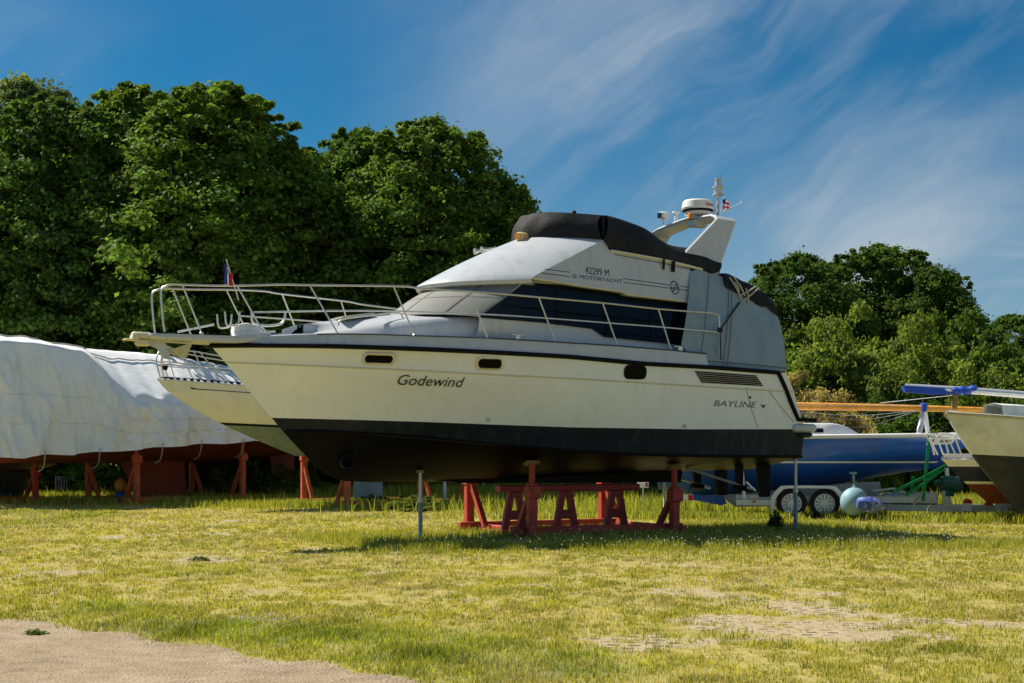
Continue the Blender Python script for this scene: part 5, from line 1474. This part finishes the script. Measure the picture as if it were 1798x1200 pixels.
pav = mixc(ramp(noise_(2.6, 4), [(.42, (0, 0, 0)), (.56, (.85, .85, .85))]), pav, sand)
be = node('ShaderNodeMath', operation='MULTIPLY_ADD', use_clamp=True); lk.new(noise_(11, 8, .8), be.inputs[0]); be.inputs[1].default_value = 2.2; be.inputs[2].default_value = -1.25
bf = node('ShaderNodeMath', operation='ADD', use_clamp=True); lk.new(be.outputs[0], bf.inputs[0]); bs2 = node('ShaderNodeMath', operation='MULTIPLY_ADD'); lk.new(ab.outputs['Fac'], bs2.inputs[0]); bs2.inputs[1].default_value = 1.9; bs2.inputs[2].default_value = -.55; lk.new(bs2.outputs[0], bf.inputs[1])
bg2 = node('ShaderNodeMath', operation='MULTIPLY', use_clamp=True); lk.new(bf.outputs[0], bg2.inputs[0]); bm3 = node('ShaderNodeMath', operation='MULTIPLY', use_clamp=True); lk.new(ab.outputs['Fac'], bm3.inputs[0]); bm3.inputs[1].default_value = 3.0; lk.new(bm3.outputs[0], bg2.inputs[1])
col = mixc(bg2.outputs[0], gcol, pav)
lk.new(col, b.inputs['Base Color'])
bp = node('ShaderNodeBump'); bp.inputs['Strength'].default_value = .4; bp.inputs['Distance'].default_value = .02
lk.new(noise_(35, 6), bp.inputs['Height']); lk.new(bp.outputs[0], b.inputs['Normal'])
me.materials.append(m)
g = bpy.data.objects.new('ground', me); COL.objects.link(g); g['kind'] = 'structure'

# sandy path in the near left corner
m = bpy.data.materials.new('sandy gravel'); m.use_nodes = True
nt = m.node_tree; nd = nt.nodes; lk = nt.links; b = nd['Principled BSDF']; b.inputs['Roughness'].default_value = .95; b.inputs['Specular IOR Level'].default_value = .1
tc = node('ShaderNodeTexCoord')
c1_ = mixc(ramp(noise_(1.1, 6, .6), [(.36, (0, 0, 0)), (.62, (1, 1, 1))]), ramp(noise_(5, 10, .75), [(.32, (.17, .125, .075)), (.5, (.30, .23, .15)), (.68, (.39, .31, .21))]), ramp(noise_(4, 10, .75), [(.32, (.27, .205, .13)), (.5, (.40, .315, .215)), (.68, (.50, .405, .29))]))
vr = node('ShaderNodeTexVoronoi'); vr.inputs['Scale'].default_value = 55; lk.new(tc.outputs['Object'], vr.inputs['Vector'])
c2_ = ramp(vr.outputs['Distance'], [(.0, (1.25, 1.22, 1.2)), (.35, (1, 1, 1)), (.7, (.55, .53, .5))])
mm = node('ShaderNodeMix', data_type='RGBA', blend_type='MULTIPLY'); mm.inputs['Factor'].default_value = .45; lk.new(c1_, mm.inputs['A']); lk.new(c2_, mm.inputs['B'])
lk.new(mm.outputs['Result'], b.inputs['Base Color'])
bp = node('ShaderNodeBump'); bp.inputs['Strength'].default_value = .55; bp.inputs['Distance'].default_value = .02
hh = node('ShaderNodeMath', operation='ADD'); lk.new(noise_(12, 10, .75), hh.inputs[0]); lk.new(vr.outputs['Distance'], hh.inputs[1])
lk.new(hh.outputs[0], bp.inputs['Height']); lk.new(bp.outputs[0], b.inputs['Normal'])
mb = MB(); ex = np.linspace(-7.5, 3.2, 220); ey = path_edge(ex)
rows = [[(x, 1.0 + (y - 1.0) * s, .006) for x, y in zip(ex, ey)] for s in (0, .6, .9, 1)]
mb.grid(rows); pth = mb.build('path', m, None); pth['kind'] = 'structure'

# loose stones on the path and the bare patches
r = np.random.default_rng(77); mb = MB()
px1 = r.uniform(-4.6, .6, 6500); py1 = r.uniform(7.2, 12.5, 6500); k_ = py1 < path_edge(px1) + r.normal(0, .06, 6500)
px2 = r.uniform(-1, 7, 5000); py2 = r.uniform(8.5, 14, 5000); b2, _ = masks(px2, py2); k2 = b2 > .55 + r.uniform(0, .3, 5000)
for x, y in list(zip(px1[k_], py1[k_])) + list(zip(px2[k2], py2[k2])):
    s = .003 + .009 * r.uniform() ** 4; a = r.uniform(0, 3.14); ca, sa = math.cos(a) * s, math.sin(a) * s; q = r.uniform(.5, 1)
    mb.add([(x + ca, y + sa, .006), (x - sa * q, y + ca * q, .006), (x - ca, y - sa, .006), (x + sa * q, y - ca * q, .006), (x + ca * .2, y, .006 + s * .45)], [(0, 1, 4), (1, 2, 4), (2, 3, 4), (3, 0, 4)])
me = bpy.data.meshes.new('loose_stones'); me.from_pydata(mb.v, [], mb.f); me.materials.append(mat('loose stones', (.52, .44, .33), .9, .15, var=.5, vscale=30)); ob = bpy.data.objects.new('loose_stones', me); COL.objects.link(ob); tag(ob, 'loose small stones on the sandy path and worn patches', 'gravel', kind='stuff')

# ---- grass
def blade_mesh(name, x, y, h, wd, col_, lean=.35, z0=0.0, seed=1):
    r = np.random.default_rng(seed); n = len(x)
    a = r.uniform(0, 2 * np.pi, n); la = r.uniform(0, 2 * np.pi, n); ln = np.abs(r.normal(0, lean, n)) * h
    dx, dy = np.cos(a) * wd / 2, np.sin(a) * wd / 2
    lx, ly = np.cos(la) * ln, np.sin(la) * ln
    V = np.empty((n, 5, 3), np.float32)
    V[:, 0] = np.stack([x - dx, y - dy, np.full(n, z0)], -1); V[:, 1] = np.stack([x + dx, y + dy, np.full(n, z0)], -1)
    V[:, 2] = np.stack([x + dx * .75 + lx * .35, y + dy * .75 + ly * .35, z0 + h * .58], -1); V[:, 3] = np.stack([x - dx * .75 + lx * .35, y - dy * .75 + ly * .35, z0 + h * .58], -1)
    V[:, 4] = np.stack([x + lx, y + ly, z0 + h * (1 - .25 * np.minimum(ln / h, 1))], -1)
    me = bpy.data.meshes.new(name); me.vertices.add(n * 5); me.vertices.foreach_set('co', V.ravel())
    base = np.arange(n)[:, None] * 5
    li = np.concatenate([base + np.array([[0, 1, 2, 3]]), base + np.array([[3, 2, 4]])], 1).ravel().astype(np.int32)
    me.loops.add(len(li)); me.loops.foreach_set('vertex_index', li)
    st_ = (np.arange(n)[:, None] * 7 + np.array([[0, 4]])).ravel().astype(np.int32)
    me.polygons.add(2 * n); me.polygons.foreach_set('loop_start', st_)
    me.update(calc_edges=True)
    at = me.attributes.new('tone', 'FLOAT_COLOR', 'POINT')
    C = np.ones((n, 5, 4), np.float32); C[:, :, :3] = col_[:, None, :]
    at.data.foreach_set('color', C.ravel())
    return me
def leaf_mat(name, trans=.3, rough=.55, gain=1.0, spec=.3):
    m = bpy.data.materials.new(name); m.use_nodes = True
    nt = m.node_tree; nd = nt.nodes; lk = nt.links; b = nd['Principled BSDF']
    at = nd.new('ShaderNodeAttribute'); at.attribute_name = 'tone'
    b.inputs['Roughness'].default_value = rough; b.inputs['Specular IOR Level'].default_value = spec
    lk.new(at.outputs['Color'], b.inputs['Base Color'])
    tr = nd.new('ShaderNodeBsdfTranslucent'); sc = nd.new('ShaderNodeVectorMath'); sc.operation = 'MULTIPLY'; sc.inputs[1].default_value = (1.3, 1.25, .6)
    lk.new(at.outputs['Color'], sc.inputs[0]); lk.new(sc.outputs[0], tr.inputs['Color'])
    mx = nd.new('ShaderNodeMixShader'); mx.inputs[0].default_value = trans
    lk.new(b.outputs[0], mx.inputs[1]); lk.new(tr.outputs[0], mx.inputs[2]); lk.new(mx.outputs[0], nd['Material Output'].inputs['Surface'])
    return m
M['blade'] = leaf_mat('grass blades', .35, .6)
DRY = np.array([[.55, .48, .085], [.46, .43, .06], [.61, .54, .17], [.40, .40, .05]]); GRN = np.array([[.24, .30, .025], [.32, .37, .035], [.16, .23, .02], [.40, .41, .05]])
def scatter(n, y0, y1, seed, margin=4.6):
    r = np.random.default_rng(seed)
    # denser near the camera: y drawn so that density falls as 1/y
    u = r.uniform(0, 1, n); y = y0 + (y1 - y0) * u
    x = r.uniform(-1, 1, n) * (.375 * y + margin)
    return x, y, r
X, Y, H, Wd, Cc = [], [], [], [], []
for n, y0, y1, hs, ws in ((330000, 6.0, 11, .040, .0055), (310000, 11, 16, .045, .007), (230000, 16, 24, .05, .010), (160000, 24, 34, .06, .015), (105000, 34, 50, .08, .024)):
    x, y, r = scatter(n, y0, y1, int(y0 * 10))
    ba, lu = masks(x, y)
    keep = r.uniform(0, 1, n) > ba * .93
    keep &= y > path_edge(x) + r.normal(0, .13, n)
    cl = fbm(x * 6, y * 3.5, 21, 3); th_ = fbm(x * 1.1, y * .8, 71, 4)
    keep &= r.uniform(0, 1, n) < np.clip((cl - .36) * 3.2, .08, 1) + .35 * lu
    x, y, ba, lu, cl, th_ = x[keep], y[keep], ba[keep], lu[keep], cl[keep], th_[keep]; k = len(x)
    h = (.6 + 1.1 * cl) * hs * (r.uniform(.45, 1.2, k)) * (.6 + .65 * lu) * (1 - .4 * ba)
    g_ = np.clip(lu * 1.1 + r.normal(0, .22, k) + .06, 0, 1)[:, None]
    c = DRY[r.integers(0, 4, k)] * (1 - g_) + GRN[r.integers(0, 4, k)] * g_
    st = np.clip((th_ - .5) * 4, 0, .75)[:, None]; c = c * (1 - st) + np.array([[.56, .47, .26]]) * st       # bleached thatch
    c = c * r.uniform(.5, 1.3, (k, 1)) * (.45 + 1.1 * np.clip(fbm(x * 3, y * 2, 77, 3), 0, 1))[:, None]
    X.append(x); Y.append(y); H.append(h); Wd.append(np.full(k, ws) * r.uniform(.7, 1.3, k)); Cc.append(c)
r = np.random.default_rng(91)          # tufts standing out of the lawn
nt_ = 7200; ty = 7.4 + 18 * r.uniform(0, 1, nt_) ** 1.2; tx = r.uniform(-1, 1, nt_) * (.375 * ty + 4)
kp = (ty > path_edge(tx) + .05) & (fbm(tx * .9, ty * .9, 93, 3) > .42); tx, ty = tx[kp], ty[kp]
sz = r.uniform(.5, 1.3, len(tx)); gr = np.clip(r.normal(.45, .35, len(tx)), 0, 1); nb = 22
x = np.repeat(tx, nb) + r.normal(0, .035, len(tx) * nb) * np.repeat(sz, nb); y = np.repeat(ty, nb) + r.normal(0, .035, len(tx) * nb) * np.repeat(sz, nb); k = len(x)
g_ = np.clip(np.repeat(gr, nb) + r.normal(0, .12, k), 0, 1)[:, None]
X.append(x); Y.append(y); H.append(np.repeat(sz, nb) * r.uniform(.02, .055, k)); Wd.append(r.uniform(.004, .008, k) * (y / 11)); Cc.append((DRY[r.integers(0, 4, k)] * (1 - g_) + GRN[r.integers(0, 4, k)] * g_) * r.uniform(.6, 1.25, (k, 1)))
me = blade_mesh('grass', *[np.concatenate(a) for a in (X, Y, H, Wd)], np.concatenate(Cc), lean=.55, seed=3)
me.materials.append(M['blade']); ob = bpy.data.objects.new('grass', me); COL.objects.link(ob); tag(ob, 'short yellow green lawn with dry and bare patches', 'grass', kind='stuff')

# tall unmown grass under the yacht, round the cradles and trailer, at the wood's edge
def strip(n, f, seed):
    r = np.random.default_rng(seed); return f(r, n)
X, Y, H, Wd, Cc = [], [], [], [], []
def add_tall(x, y, h, wd, g_, r):
    k = len(x); g_ = np.clip(g_ + r.normal(0, .25, k), 0, 1)[:, None]
    c = DRY[r.integers(0, 4, k)] * (1 - g_) + GRN[r.integers(0, 4, k)] * g_
    X.append(x); Y.append(y); H.append(h); Wd.append(wd); Cc.append(c * r.uniform(.7, 1.2, (k, 1)))
r = np.random.default_rng(50)
n = 26000                                      # under the yacht: a band along its length
u = r.uniform(1.5, 11.5, n); v = r.normal(-.4, 1.1, n)
x = F.X0 + u * F.c - v * F.s; y = F.Y0 + u * F.s + v * F.c
kp = fbm(x * 1.5, y * 1.5, 31, 3) > .40
x, y = x[kp], y[kp]; k = len(x); add_tall(x, y, r.uniform(.05, .15, k), r.uniform(.006, .012, k), np.full(k, .6), r)
n = 30000                                      # the front edge of the shade
x = r.uniform(-3.0, 9.0, n); dy_n = r.normal(0, .55, n); y = 19.2 + .10 * x + dy_n + .8 * (fbm(x, x * 0, 8) - .5)
kp = (fbm(x * 2, y * 2, 33, 3) > .42) & (r.uniform(0, 1, n) < np.clip((x + 3.0) / 2.6, 0, 1)); x, y, dy_n = x[kp], y[kp], dy_n[kp]; k = len(x); add_tall(x, y, r.uniform(.06, .19, k) * (.3 + .7 * np.exp(-(dy_n / .5) ** 2)) * np.clip((x + 3.6) / 2.6, .3, 1), r.uniform(.005, .010, k), np.full(k, .55), r)
for cx, cy, sx, sy, n, hm in ((-8.2, 38, 4, 1.5, 14000, .24), (-3.5, 35.2, 3.2, 1.1, 14000, .24), (6, 28.6, 4.5, .5, 12000, .20), (10.5, 27.0, 2.2, .6, 9000, .24), (-12, 41, 6, 2.5, 16000, .32), (0, 44, 9, 3.0, 26000, .5), (9, 33, 8, 2.5, 20000, .45), (14, 30, 4, 2, 9000, .45), (-6, 45, 10, 2.5, 16000, .5)):
    x = r.normal(cx, sx * .6, n); y = r.normal(cy, sy * .6, n); kp = fbm(x, y, 35, 3) > .36; x, y = x[kp], y[kp]; k = len(x)
    add_tall(x, y, r.uniform(.25, 1, k) * hm, r.uniform(.014, .03, k), np.full(k, .75), r)
me = blade_mesh('tall_grass', *[np.concatenate(a) for a in (X, Y, H, Wd)], np.concatenate(Cc), lean=.3, seed=4)
me.materials.append(M['blade']); ob = bpy.data.objects.new('tall_grass', me); COL.objects.link(ob); tag(ob, 'tall unmown grass under the boats and along the wood', 'grass', kind='stuff')

# white clover heads and seed heads: many tiny tufts
r = np.random.default_rng(60)
px_ = []
for cpx, cpy, sx, sy, n in ((455, 1098, 36, 5, 260), (300, 985, 60, 8, 160), (900, 965, 330, 14, 900), (1300, 965, 200, 10, 500), (1500, 958, 180, 8, 350), (100, 1012, 60, 8, 140), (800, 1000, 500, 60, 500), (1000, 1020, 60, 10, 120), (1420, 906, 80, 5, 220), (600, 925, 400, 20, 400), (1350, 1030, 60, 5, 140), (1650, 960, 70, 10, 200)):
    for _ in range(n):
        p = gpt(cpx + r.normal() * sx, max(cpy + r.normal() * sy, 895)); px_.append(p)
mb = MB(); 
for p in px_:
    if p.y < path_edge(np.array([p.x]))[0]: continue
    tall = abs(p.x) < 9 and 18.4 < p.y < 24
    z = r.uniform(.06, .2) if tall else r.uniform(.035, .07); s = r.uniform(.005, .009) * (p.y / 14) ** .6
    if r.uniform() < .45: continue
    mb.add([(p.x - s, p.y, z), (p.x + s, p.y, z), (p.x, p.y - s, z), (p.x, p.y + s, z), (p.x, p.y, z + s * 1.3), (p.x, p.y, z - s)], [(0, 2, 4), (2, 1, 4), (1, 3, 4), (3, 0, 4), (2, 0, 5), (1, 2, 5), (3, 1, 5), (0, 3, 5)])
me = bpy.data.meshes.new('clover_flowers'); me.from_pydata(mb.v, [], mb.f); me.materials.append(mat('clover petals', (.56, .53, .38), .9, .1)); ob = bpy.data.objects.new('clover_flowers', me); COL.objects.link(ob); tag(ob, 'tiny white clover flowers scattered in the lawn', 'flowers', kind='stuff')

# ================================================================== trees and shrubs
def leaf_cloud(cent, rad, per, size, tone, seed, flat=.9, upb=.45):
    """leaf-sized faces gathered in clumps: cent (n,3), rad (n,), tone (n,3)"""
    r = np.random.default_rng(seed); n = len(cent); k = n * per
    d = r.normal(size=(k, 3)); d /= np.linalg.norm(d, axis=1)[:, None]
    d[:, 2] = np.where(d[:, 2] < -.25, -d[:, 2] * .8, d[:, 2])
    ci = np.repeat(np.arange(n), per)
    rr = rad[ci] * (r.uniform(0, 1, k) ** .38) * np.where(r.uniform(0, 1, k) < .16, r.uniform(1.0, 1.7, k), 1.0)
    p = cent[ci] + d * rr[:, None] * np.array([1, 1, flat])
    nr = d * .6 + np.array([0, 0, upb]) + r.normal(0, .5, (k, 3)); nr /= np.linalg.norm(nr, axis=1)[:, None]
    t = np.cross(nr, r.normal(size=(k, 3))); t /= np.linalg.norm(t, axis=1)[:, None]
    b = np.cross(nr, t)
    s = size * r.uniform(.6, 1.35, k)[:, None]
    V = np.empty((k, 4, 3), np.float32)
    V[:, 0] = p - t * s * .55; V[:, 1] = p + b * s * .42 + nr * s * .10; V[:, 2] = p + t * s * .6 - nr * s * .12; V[:, 3] = p - b * s * .42 + nr * s * .10
    c = tone[ci] * r.uniform(.7, 1.35, (k, 1)) * (1 + r.normal(0, .06, (k, 3)))
    return V, np.clip(c, .003, 1)
def leaf_mesh(name, V, C):
    k = len(V); me = bpy.data.meshes.new(name); me.vertices.add(k * 4); me.vertices.foreach_set('co', V.astype(np.float32).ravel())
    me.loops.add(k * 4); me.loops.foreach_set('vertex_index', np.arange(k * 4, dtype=np.int32))
    me.polygons.add(k); me.polygons.foreach_set('loop_start', np.arange(0, k * 4, 4, dtype=np.int32)); me.update(calc_edges=True)
    at = me.attributes.new('tone', 'FLOAT_COLOR', 'POINT'); CC = np.ones((k, 4, 4), np.float32); CC[:, :, :3] = C[:, None, :]
    at.data.foreach_set('color', CC.ravel()); return me
M['leaf'] = leaf_mat('maple leaves', .36, .7, spec=.12)
M['leaf_light'] = leaf_mat('shrub leaves', .45, .7, spec=.12)
def crown(name, seed, H, Rw, z0, n, per, size, base, rad=(.55, 1.05), shape=1.0, lump=.35, matn='leaf'):
    r = np.random.default_rng(seed)
    zf = r.uniform(0, 1, n * 3); prof = np.sin(np.pi * np.clip(zf * .86 + .14, 0, 1)) ** .62
    kp = r.uniform(0, 1, n * 3) < prof; zf, prof = zf[kp][:n], prof[kp][:n]; n = len(zf)
    az = r.uniform(0, 2 * np.pi, n)
    bulge = 1 + lump * (.6 * vnoise(az * 1.6 + 7, zf * 5.0, seed) + .4 * vnoise(az * 4 + 3, zf * 11.0, seed + 5) - .5) * 1.6
    rad_ = Rw * prof * bulge * (r.uniform(0, 1, n) ** .24)
    c = np.stack([rad_ * np.cos(az), rad_ * np.sin(az), z0 + (H - z0) * zf + r.normal(0, .15, n)], -1)
    # shoots sticking out of the top
    m = n // 6; a2 = r.uniform(0, 2 * np.pi, m); q = r.uniform(0, .6, m) * Rw
    top_ = np.stack([q * np.cos(a2), q * np.sin(a2), z0 + (H - z0) * (.94 - .22 * (q / Rw) ** 2) + r.uniform(0, .085, m) ** 1.0 * (H - z0)], -1)
    c = np.concatenate([c, top_]); rd = np.concatenate([r.uniform(*rad, n), r.uniform(rad[0] * .45, rad[0] * .8, m)])
    tone = np.array(base)[None, :] * r.uniform(.65, 1.45, (n + m, 1)) * np.array([1, 1, 1]) + r.uniform(0, .018, (n + m, 1)) * np.array([1, .5, 0])
    V, C = leaf_cloud(c, rd, per, size, tone, seed + 1)
    me = leaf_mesh(name, V, C); me.materials.append(M[matn]); return me
def trunk_mesh(seed, H, z0, Rw, r0=.28):
    r = np.random.default_rng(seed); mb = MB()
    top_z = H * .82
    pts = [Vector((.15 * math.sin(z * .7 + seed), .15 * math.cos(z * .5 + seed), z)) for z in np.linspace(-.1, top_z, 9)]
    mb.tube(pts, list(np.linspace(r0, r0 * .16, 9)), 9)
    for k in range(11):
        z = z0 * .8 + (top_z - z0 * .8) * (k / 11) ** 1.1; a = k * 2.4 + r.uniform(-.4, .4); L = Rw * r.uniform(.55, .85) * (1 - .45 * k / 11)
        p = Vector((.15 * math.sin(z * .7 + seed), .15 * math.cos(z * .5 + seed), z)); q = p + Vector((math.cos(a) * L, math.sin(a) * L, L * .55))
        m_ = (p + q) / 2 + Vector((0, 0, -.1 * L)); s = r0 * .38 * (1 - .5 * k / 11)
        mb.tube(spline([p, m_, q], 3), list(np.linspace(s, s * .25, 7)), 6)
    return mb
CR = [crown('crown', 101, 14, 4.1, 1.6, 1000, 130, .15, (.104, .185, .030), rad=(.30, .75), lump=.6), crown('crown', 202, 14, 4.4, 1.0, 1050, 130, .15, (.084, .166, .034), rad=(.30, .75), lump=.8), crown('crown', 303, 14, 3.8, 1.2, 950, 130, .15, (.124, .200, .028), rad=(.30, .75), lump=.7)]
TM = [trunk_mesh(5, 14, 2.0, 4).build('trunk', M['bark'], None).data, trunk_mesh(9, 14, 2.0, 4).build('trunk', M['bark'], None).data]
for o_ in [o for o in COL.objects if o.name.startswith('trunk') and o.parent is None]: bpy.data.objects.remove(o_)
def tree(px, D, top, kind, rot, sx, label, name='maple_tree', group='leafy trees behind the boats', crm=None, trm=None, base_h=14.6, cat='tree'):
    x = (px - CX) * D / FPX; h = HC + (HY - top) * D / FPX; s = h / base_h
    root = empty(name, (x, D, 0), rot, label, cat, group); root.scale = (s * sx, s * sx, s)
    for n, me in (('crown', crm or CR[kind]), ('trunk', trm or TM[kind % 2])):
        o = bpy.data.objects.new(n, me); COL.objects.link(o); o.parent = root
    return root
TL = [(-70, 50, 190, 0, .3, 1.15, 'dark leafy tree at the far left edge, partly out of the picture'),
      (95, 47, 160, 1, 1.9, 1.0, 'broad leafy tree rising over the left end of the white tarp'),
      (235, 50, 140, 2, 3.0, .95, 'leafy tree with spiky top shoots, left of the tallest crown'),
      (385, 46, 140, 0, 4.4, 1.12, 'tallest rounded leafy tree, above the bow flag'),
      (512, 48, 258, 2, 5.2, .9, 'lower leafy tree filling the dip between the two big crowns'),
      (640, 50, 215, 1, .9, .85, 'leafy tree on the left half of the crown behind the flybridge'),
      (755, 47, 200, 0, 2.5, 1.02, 'big leafy tree behind the flybridge front'),
      (868, 52, 300, 2, 3.9, .85, 'sloping right hand shoulder tree just left of the black flybridge cover'),
      (935, 56, 385, 1, 1.1, .7, 'small leafy tree whose tip shows beside the black flybridge cover')]
for a in TL: tree(*a)
for px, D, topy, k, rot in ((20, 60, 210, 0, 1), (170, 61, 200, 1, 2), (330, 60, 215, 2, 3), (470, 62, 290, 0, 4), (600, 61, 270, 1, 5), (730, 60, 290, 2, 6), (850, 62, 370, 0, .5)):
    t = tree(px, D, topy, k, rot, 1.1, 'leafy tree deep in the row, hidden behind the front trees', group='hidden back row of trees')
pc = crown('crown', 404, 14, 3.0, 4, 200, 200, .13, (.13, .18, .06), rad=(.5, .95), lump=.5)
tree(45, 66, 128, 0, .4, 1.0, 'pale feathery tree top at the upper left behind the dark trees', 'pale_tree', crm=pc)
# right hand trees: finer drooping leaves
AR = [crown('crown', 505, 14, 5.0, 3, 800, 120, .16, (.060, .120, .022), rad=(.35, .85), lump=.7), crown('crown', 606, 14, 5.4, 3, 850, 120, .16, (.066, .128, .022), rad=(.35, .85), lump=.8)]
for px, D, topy, k, rot, sx, lab in ((1405, 70, 442, 0, .2, 1.05, 'dark leafy tree just right of the grey cockpit canvas'), (1545, 74, 425, 1, 2.2, 1.0, 'taller dark tree in the middle of the right hand group'), (1632, 72, 465, 0, 4.0, .95, 'dark tree on the right shoulder of the right hand group'), (1790, 76, 548, 1, 1.2, 1.2, 'dark tree at the right edge of the picture'), (1340, 78, 560, 1, 3.1, 1.2, 'dark tree hidden low behind the cockpit canvas')):
    tree(px, D, topy, k, rot, sx, lab, 'ash_tree', 'trees on the right', AR[k])
# shrubs
def shrub_mesh(seed, n, per, size, base, wide=1.0, matn='leaf_light', small=1.0):
    r = np.random.default_rng(seed); az = r.uniform(0, 2 * np.pi, n); el = np.arcsin(r.uniform(0, 1, n)); q = r.uniform(0, 1, n) ** .35
    lump = 1 + .4 * (vnoise(az * 1.6, el * 3, seed) - .5) * 2
    c = np.stack([np.cos(az) * np.cos(el) * q * lump * wide, np.sin(az) * np.cos(el) * q * lump * wide, np.sin(el) * q * lump * .92 + .02], -1)
    tone = np.array(base)[None] * r.uniform(.6, 1.5, (n, 1))
    V, C = leaf_cloud(c, r.uniform(.14, .3, n) * small, per, size, tone, seed + 2, flat=.85, upb=.4)
    me = leaf_mesh('foliage', V, C); me.materials.append(M[matn]); return me
SHB = dict(green=shrub_mesh(21, 300, 240, .034, (.11, .17, .022), small=.6), light=shrub_mesh(22, 320, 240, .032, (.155, .21, .04), small=.6), dark=shrub_mesh(23, 300, 240, .036, (.06, .11, .018), small=.6), dry=shrub_mesh(24, 260, 240, .03, (.33, .27, .11), small=.6))
SH = dict(green=shrub_mesh(11, 110, 110, .075, (.075, .13, .020)), light=shrub_mesh(12, 120, 110, .07, (.13, .17, .028)), dark=shrub_mesh(13, 100, 110, .08, (.040, .080, .016)), dry=shrub_mesh(14, 110, 120, .055, (.30, .20, .075)))
st_m = MB()
for k in range(7):
    a = k * .9; st_m.tube([(0, 0, -.02), (math.cos(a) * .25, math.sin(a) * .25, .35), (math.cos(a) * .5, math.sin(a) * .5, .7)], [.03, .02, .008], 5)
so = st_m.build('stem', M['bark'], None); SM = so.data; bpy.data.objects.remove(so)
def shrub(px, D, h, w_, kind, label, grp='shrubs at the edge of the yard', name='shrub'):
    root = empty(name, ((px - CX) * D / FPX, D, 0), random.uniform(0, 6.28), label, 'shrub', grp); root.scale = (w_, w_, h)
    for n, me in (('foliage', SHB[kind] if h > 1.9 else SH[kind]), ('stem', SM)):
        o = bpy.data.objects.new(n, me); COL.objects.link(o); o.parent = root
KL = {'green': 'mid green', 'light': 'light yellowish green', 'dark': 'dark green', 'dry': 'dry brown'}
for px, D, h, w_, k, where in (
    (-20, 45, 3.2, 3.0, 'dark', 'at the far left behind the dark boat'), (75, 44, 1.3, 1.5, 'green', 'left of the grey metal barrier'), (150, 45, 1.5, 1.4, 'dark', 'behind the left post of the tarp yacht cradle'), (190, 43, 1.2, 1.1, 'green', 'right behind the orange ball'),
    (290, 46, 1.7, 1.6, 'dark', 'behind the deep rust red keel'), (375, 43.5, 1.5, 1.2, 'dark', 'between the red keel and the right cradle posts'), (448, 42, 1.3, 1.2, 'green', 'below the cream yacht bottom'), (500, 43, 1.7, 1.2, 'light', 'below the red rudder'), (570, 46, 1.9, 1.7, 'dark', 'between the posts of the orange red cradle'), (660, 46, 1.6, 1.8, 'green', 'right of the blue grey keel slab'), (745, 47, 1.5, 1.5, 'dark', 'behind the slim bow prop'), (825, 46, 1.4, 1.4, 'green', 'behind the thin white frame'), (905, 48, 1.6, 1.7, 'dark', 'behind the first trestle frame'), (990, 48, 1.5, 1.6, 'green', 'behind the middle trestle frame'), (1075, 47, 1.6, 1.6, 'dark', 'behind the last trestle frame'), (1150, 46, 1.4, 1.4, 'dark', 'behind the right cradle posts'), (1215, 42, 1.5, 1.5, 'green', 'behind the yacht rudders'),
    (1330, 52, 5.2, 4.0, 'green', 'below the cockpit canvas, at the stern'), (1425, 56, 5.6, 3.8, 'light', 'right of the stern, under the first dark tree'), (1510, 50, 5.6, 3.4, 'light', 'rounded, in front of the middle dark tree'), (1590, 54, 5.9, 3.4, 'green', 'above the end of the blue wrapped spar'), (1660, 52, 5.0, 3.2, 'light', 'above the weathered hull tip'), (1730, 56, 5.6, 3.8, 'dark', 'dense, near the right edge'), (1800, 50, 4.6, 3.4, 'green', 'at the right edge below the dark tree'),
    (1440, 43, 3.0, 2.0, 'dry', 'above the left part of the wooden mast'), (1395, 44, 2.4, 1.4, 'dry', 'touching the yacht stern'), (1490, 43, 2.3, 1.7, 'green', 'behind the mast, left of the crutch'), (1560, 44, 2.6, 1.9, 'dark', 'behind the mast crutch'), (1640, 44, 2.4, 1.9, 'dark', 'behind the bow of the blue sailboat'), (1720, 44, 3.0, 2.2, 'green', 'behind the navy boat'), (1800, 42, 2.6, 2.0, 'dark', 'low at the right edge behind the weathered hull')):
    shrub(px, D, h, w_, k, KL[k] + ' shrub ' + where)
for px, py, h, w_, k, lab in ((1362, 935, .36, .11, 'green', 'small weed by the stern prop'), (728, 898, .32, .6, 'light', 'low bright green weed behind the slim bow prop'), (655, 889, .3, .45, 'green', 'low weed at the foot of the blue grey keel slab')):
    p = gpt(px, py); shrub(px, p.y, h, w_, k, lab, 'weeds in the lawn', 'weed')
for px, py, s in ((62, 1115, .035), (350, 985, .05)):
    p = gpt(px, py); shrub(px, p.y, s, s * 2.2, 'light', {62: 'tiny green tuft growing in the sandy path', 350: 'small leafy clump in the lawn left of the bow', 718: 'flat leafy clump in the near lawn', 800: 'small leafy weed in the lawn below the main cradle'}[px], 'weeds in the lawn', 'weed')
bpy.context.view_layer.update()
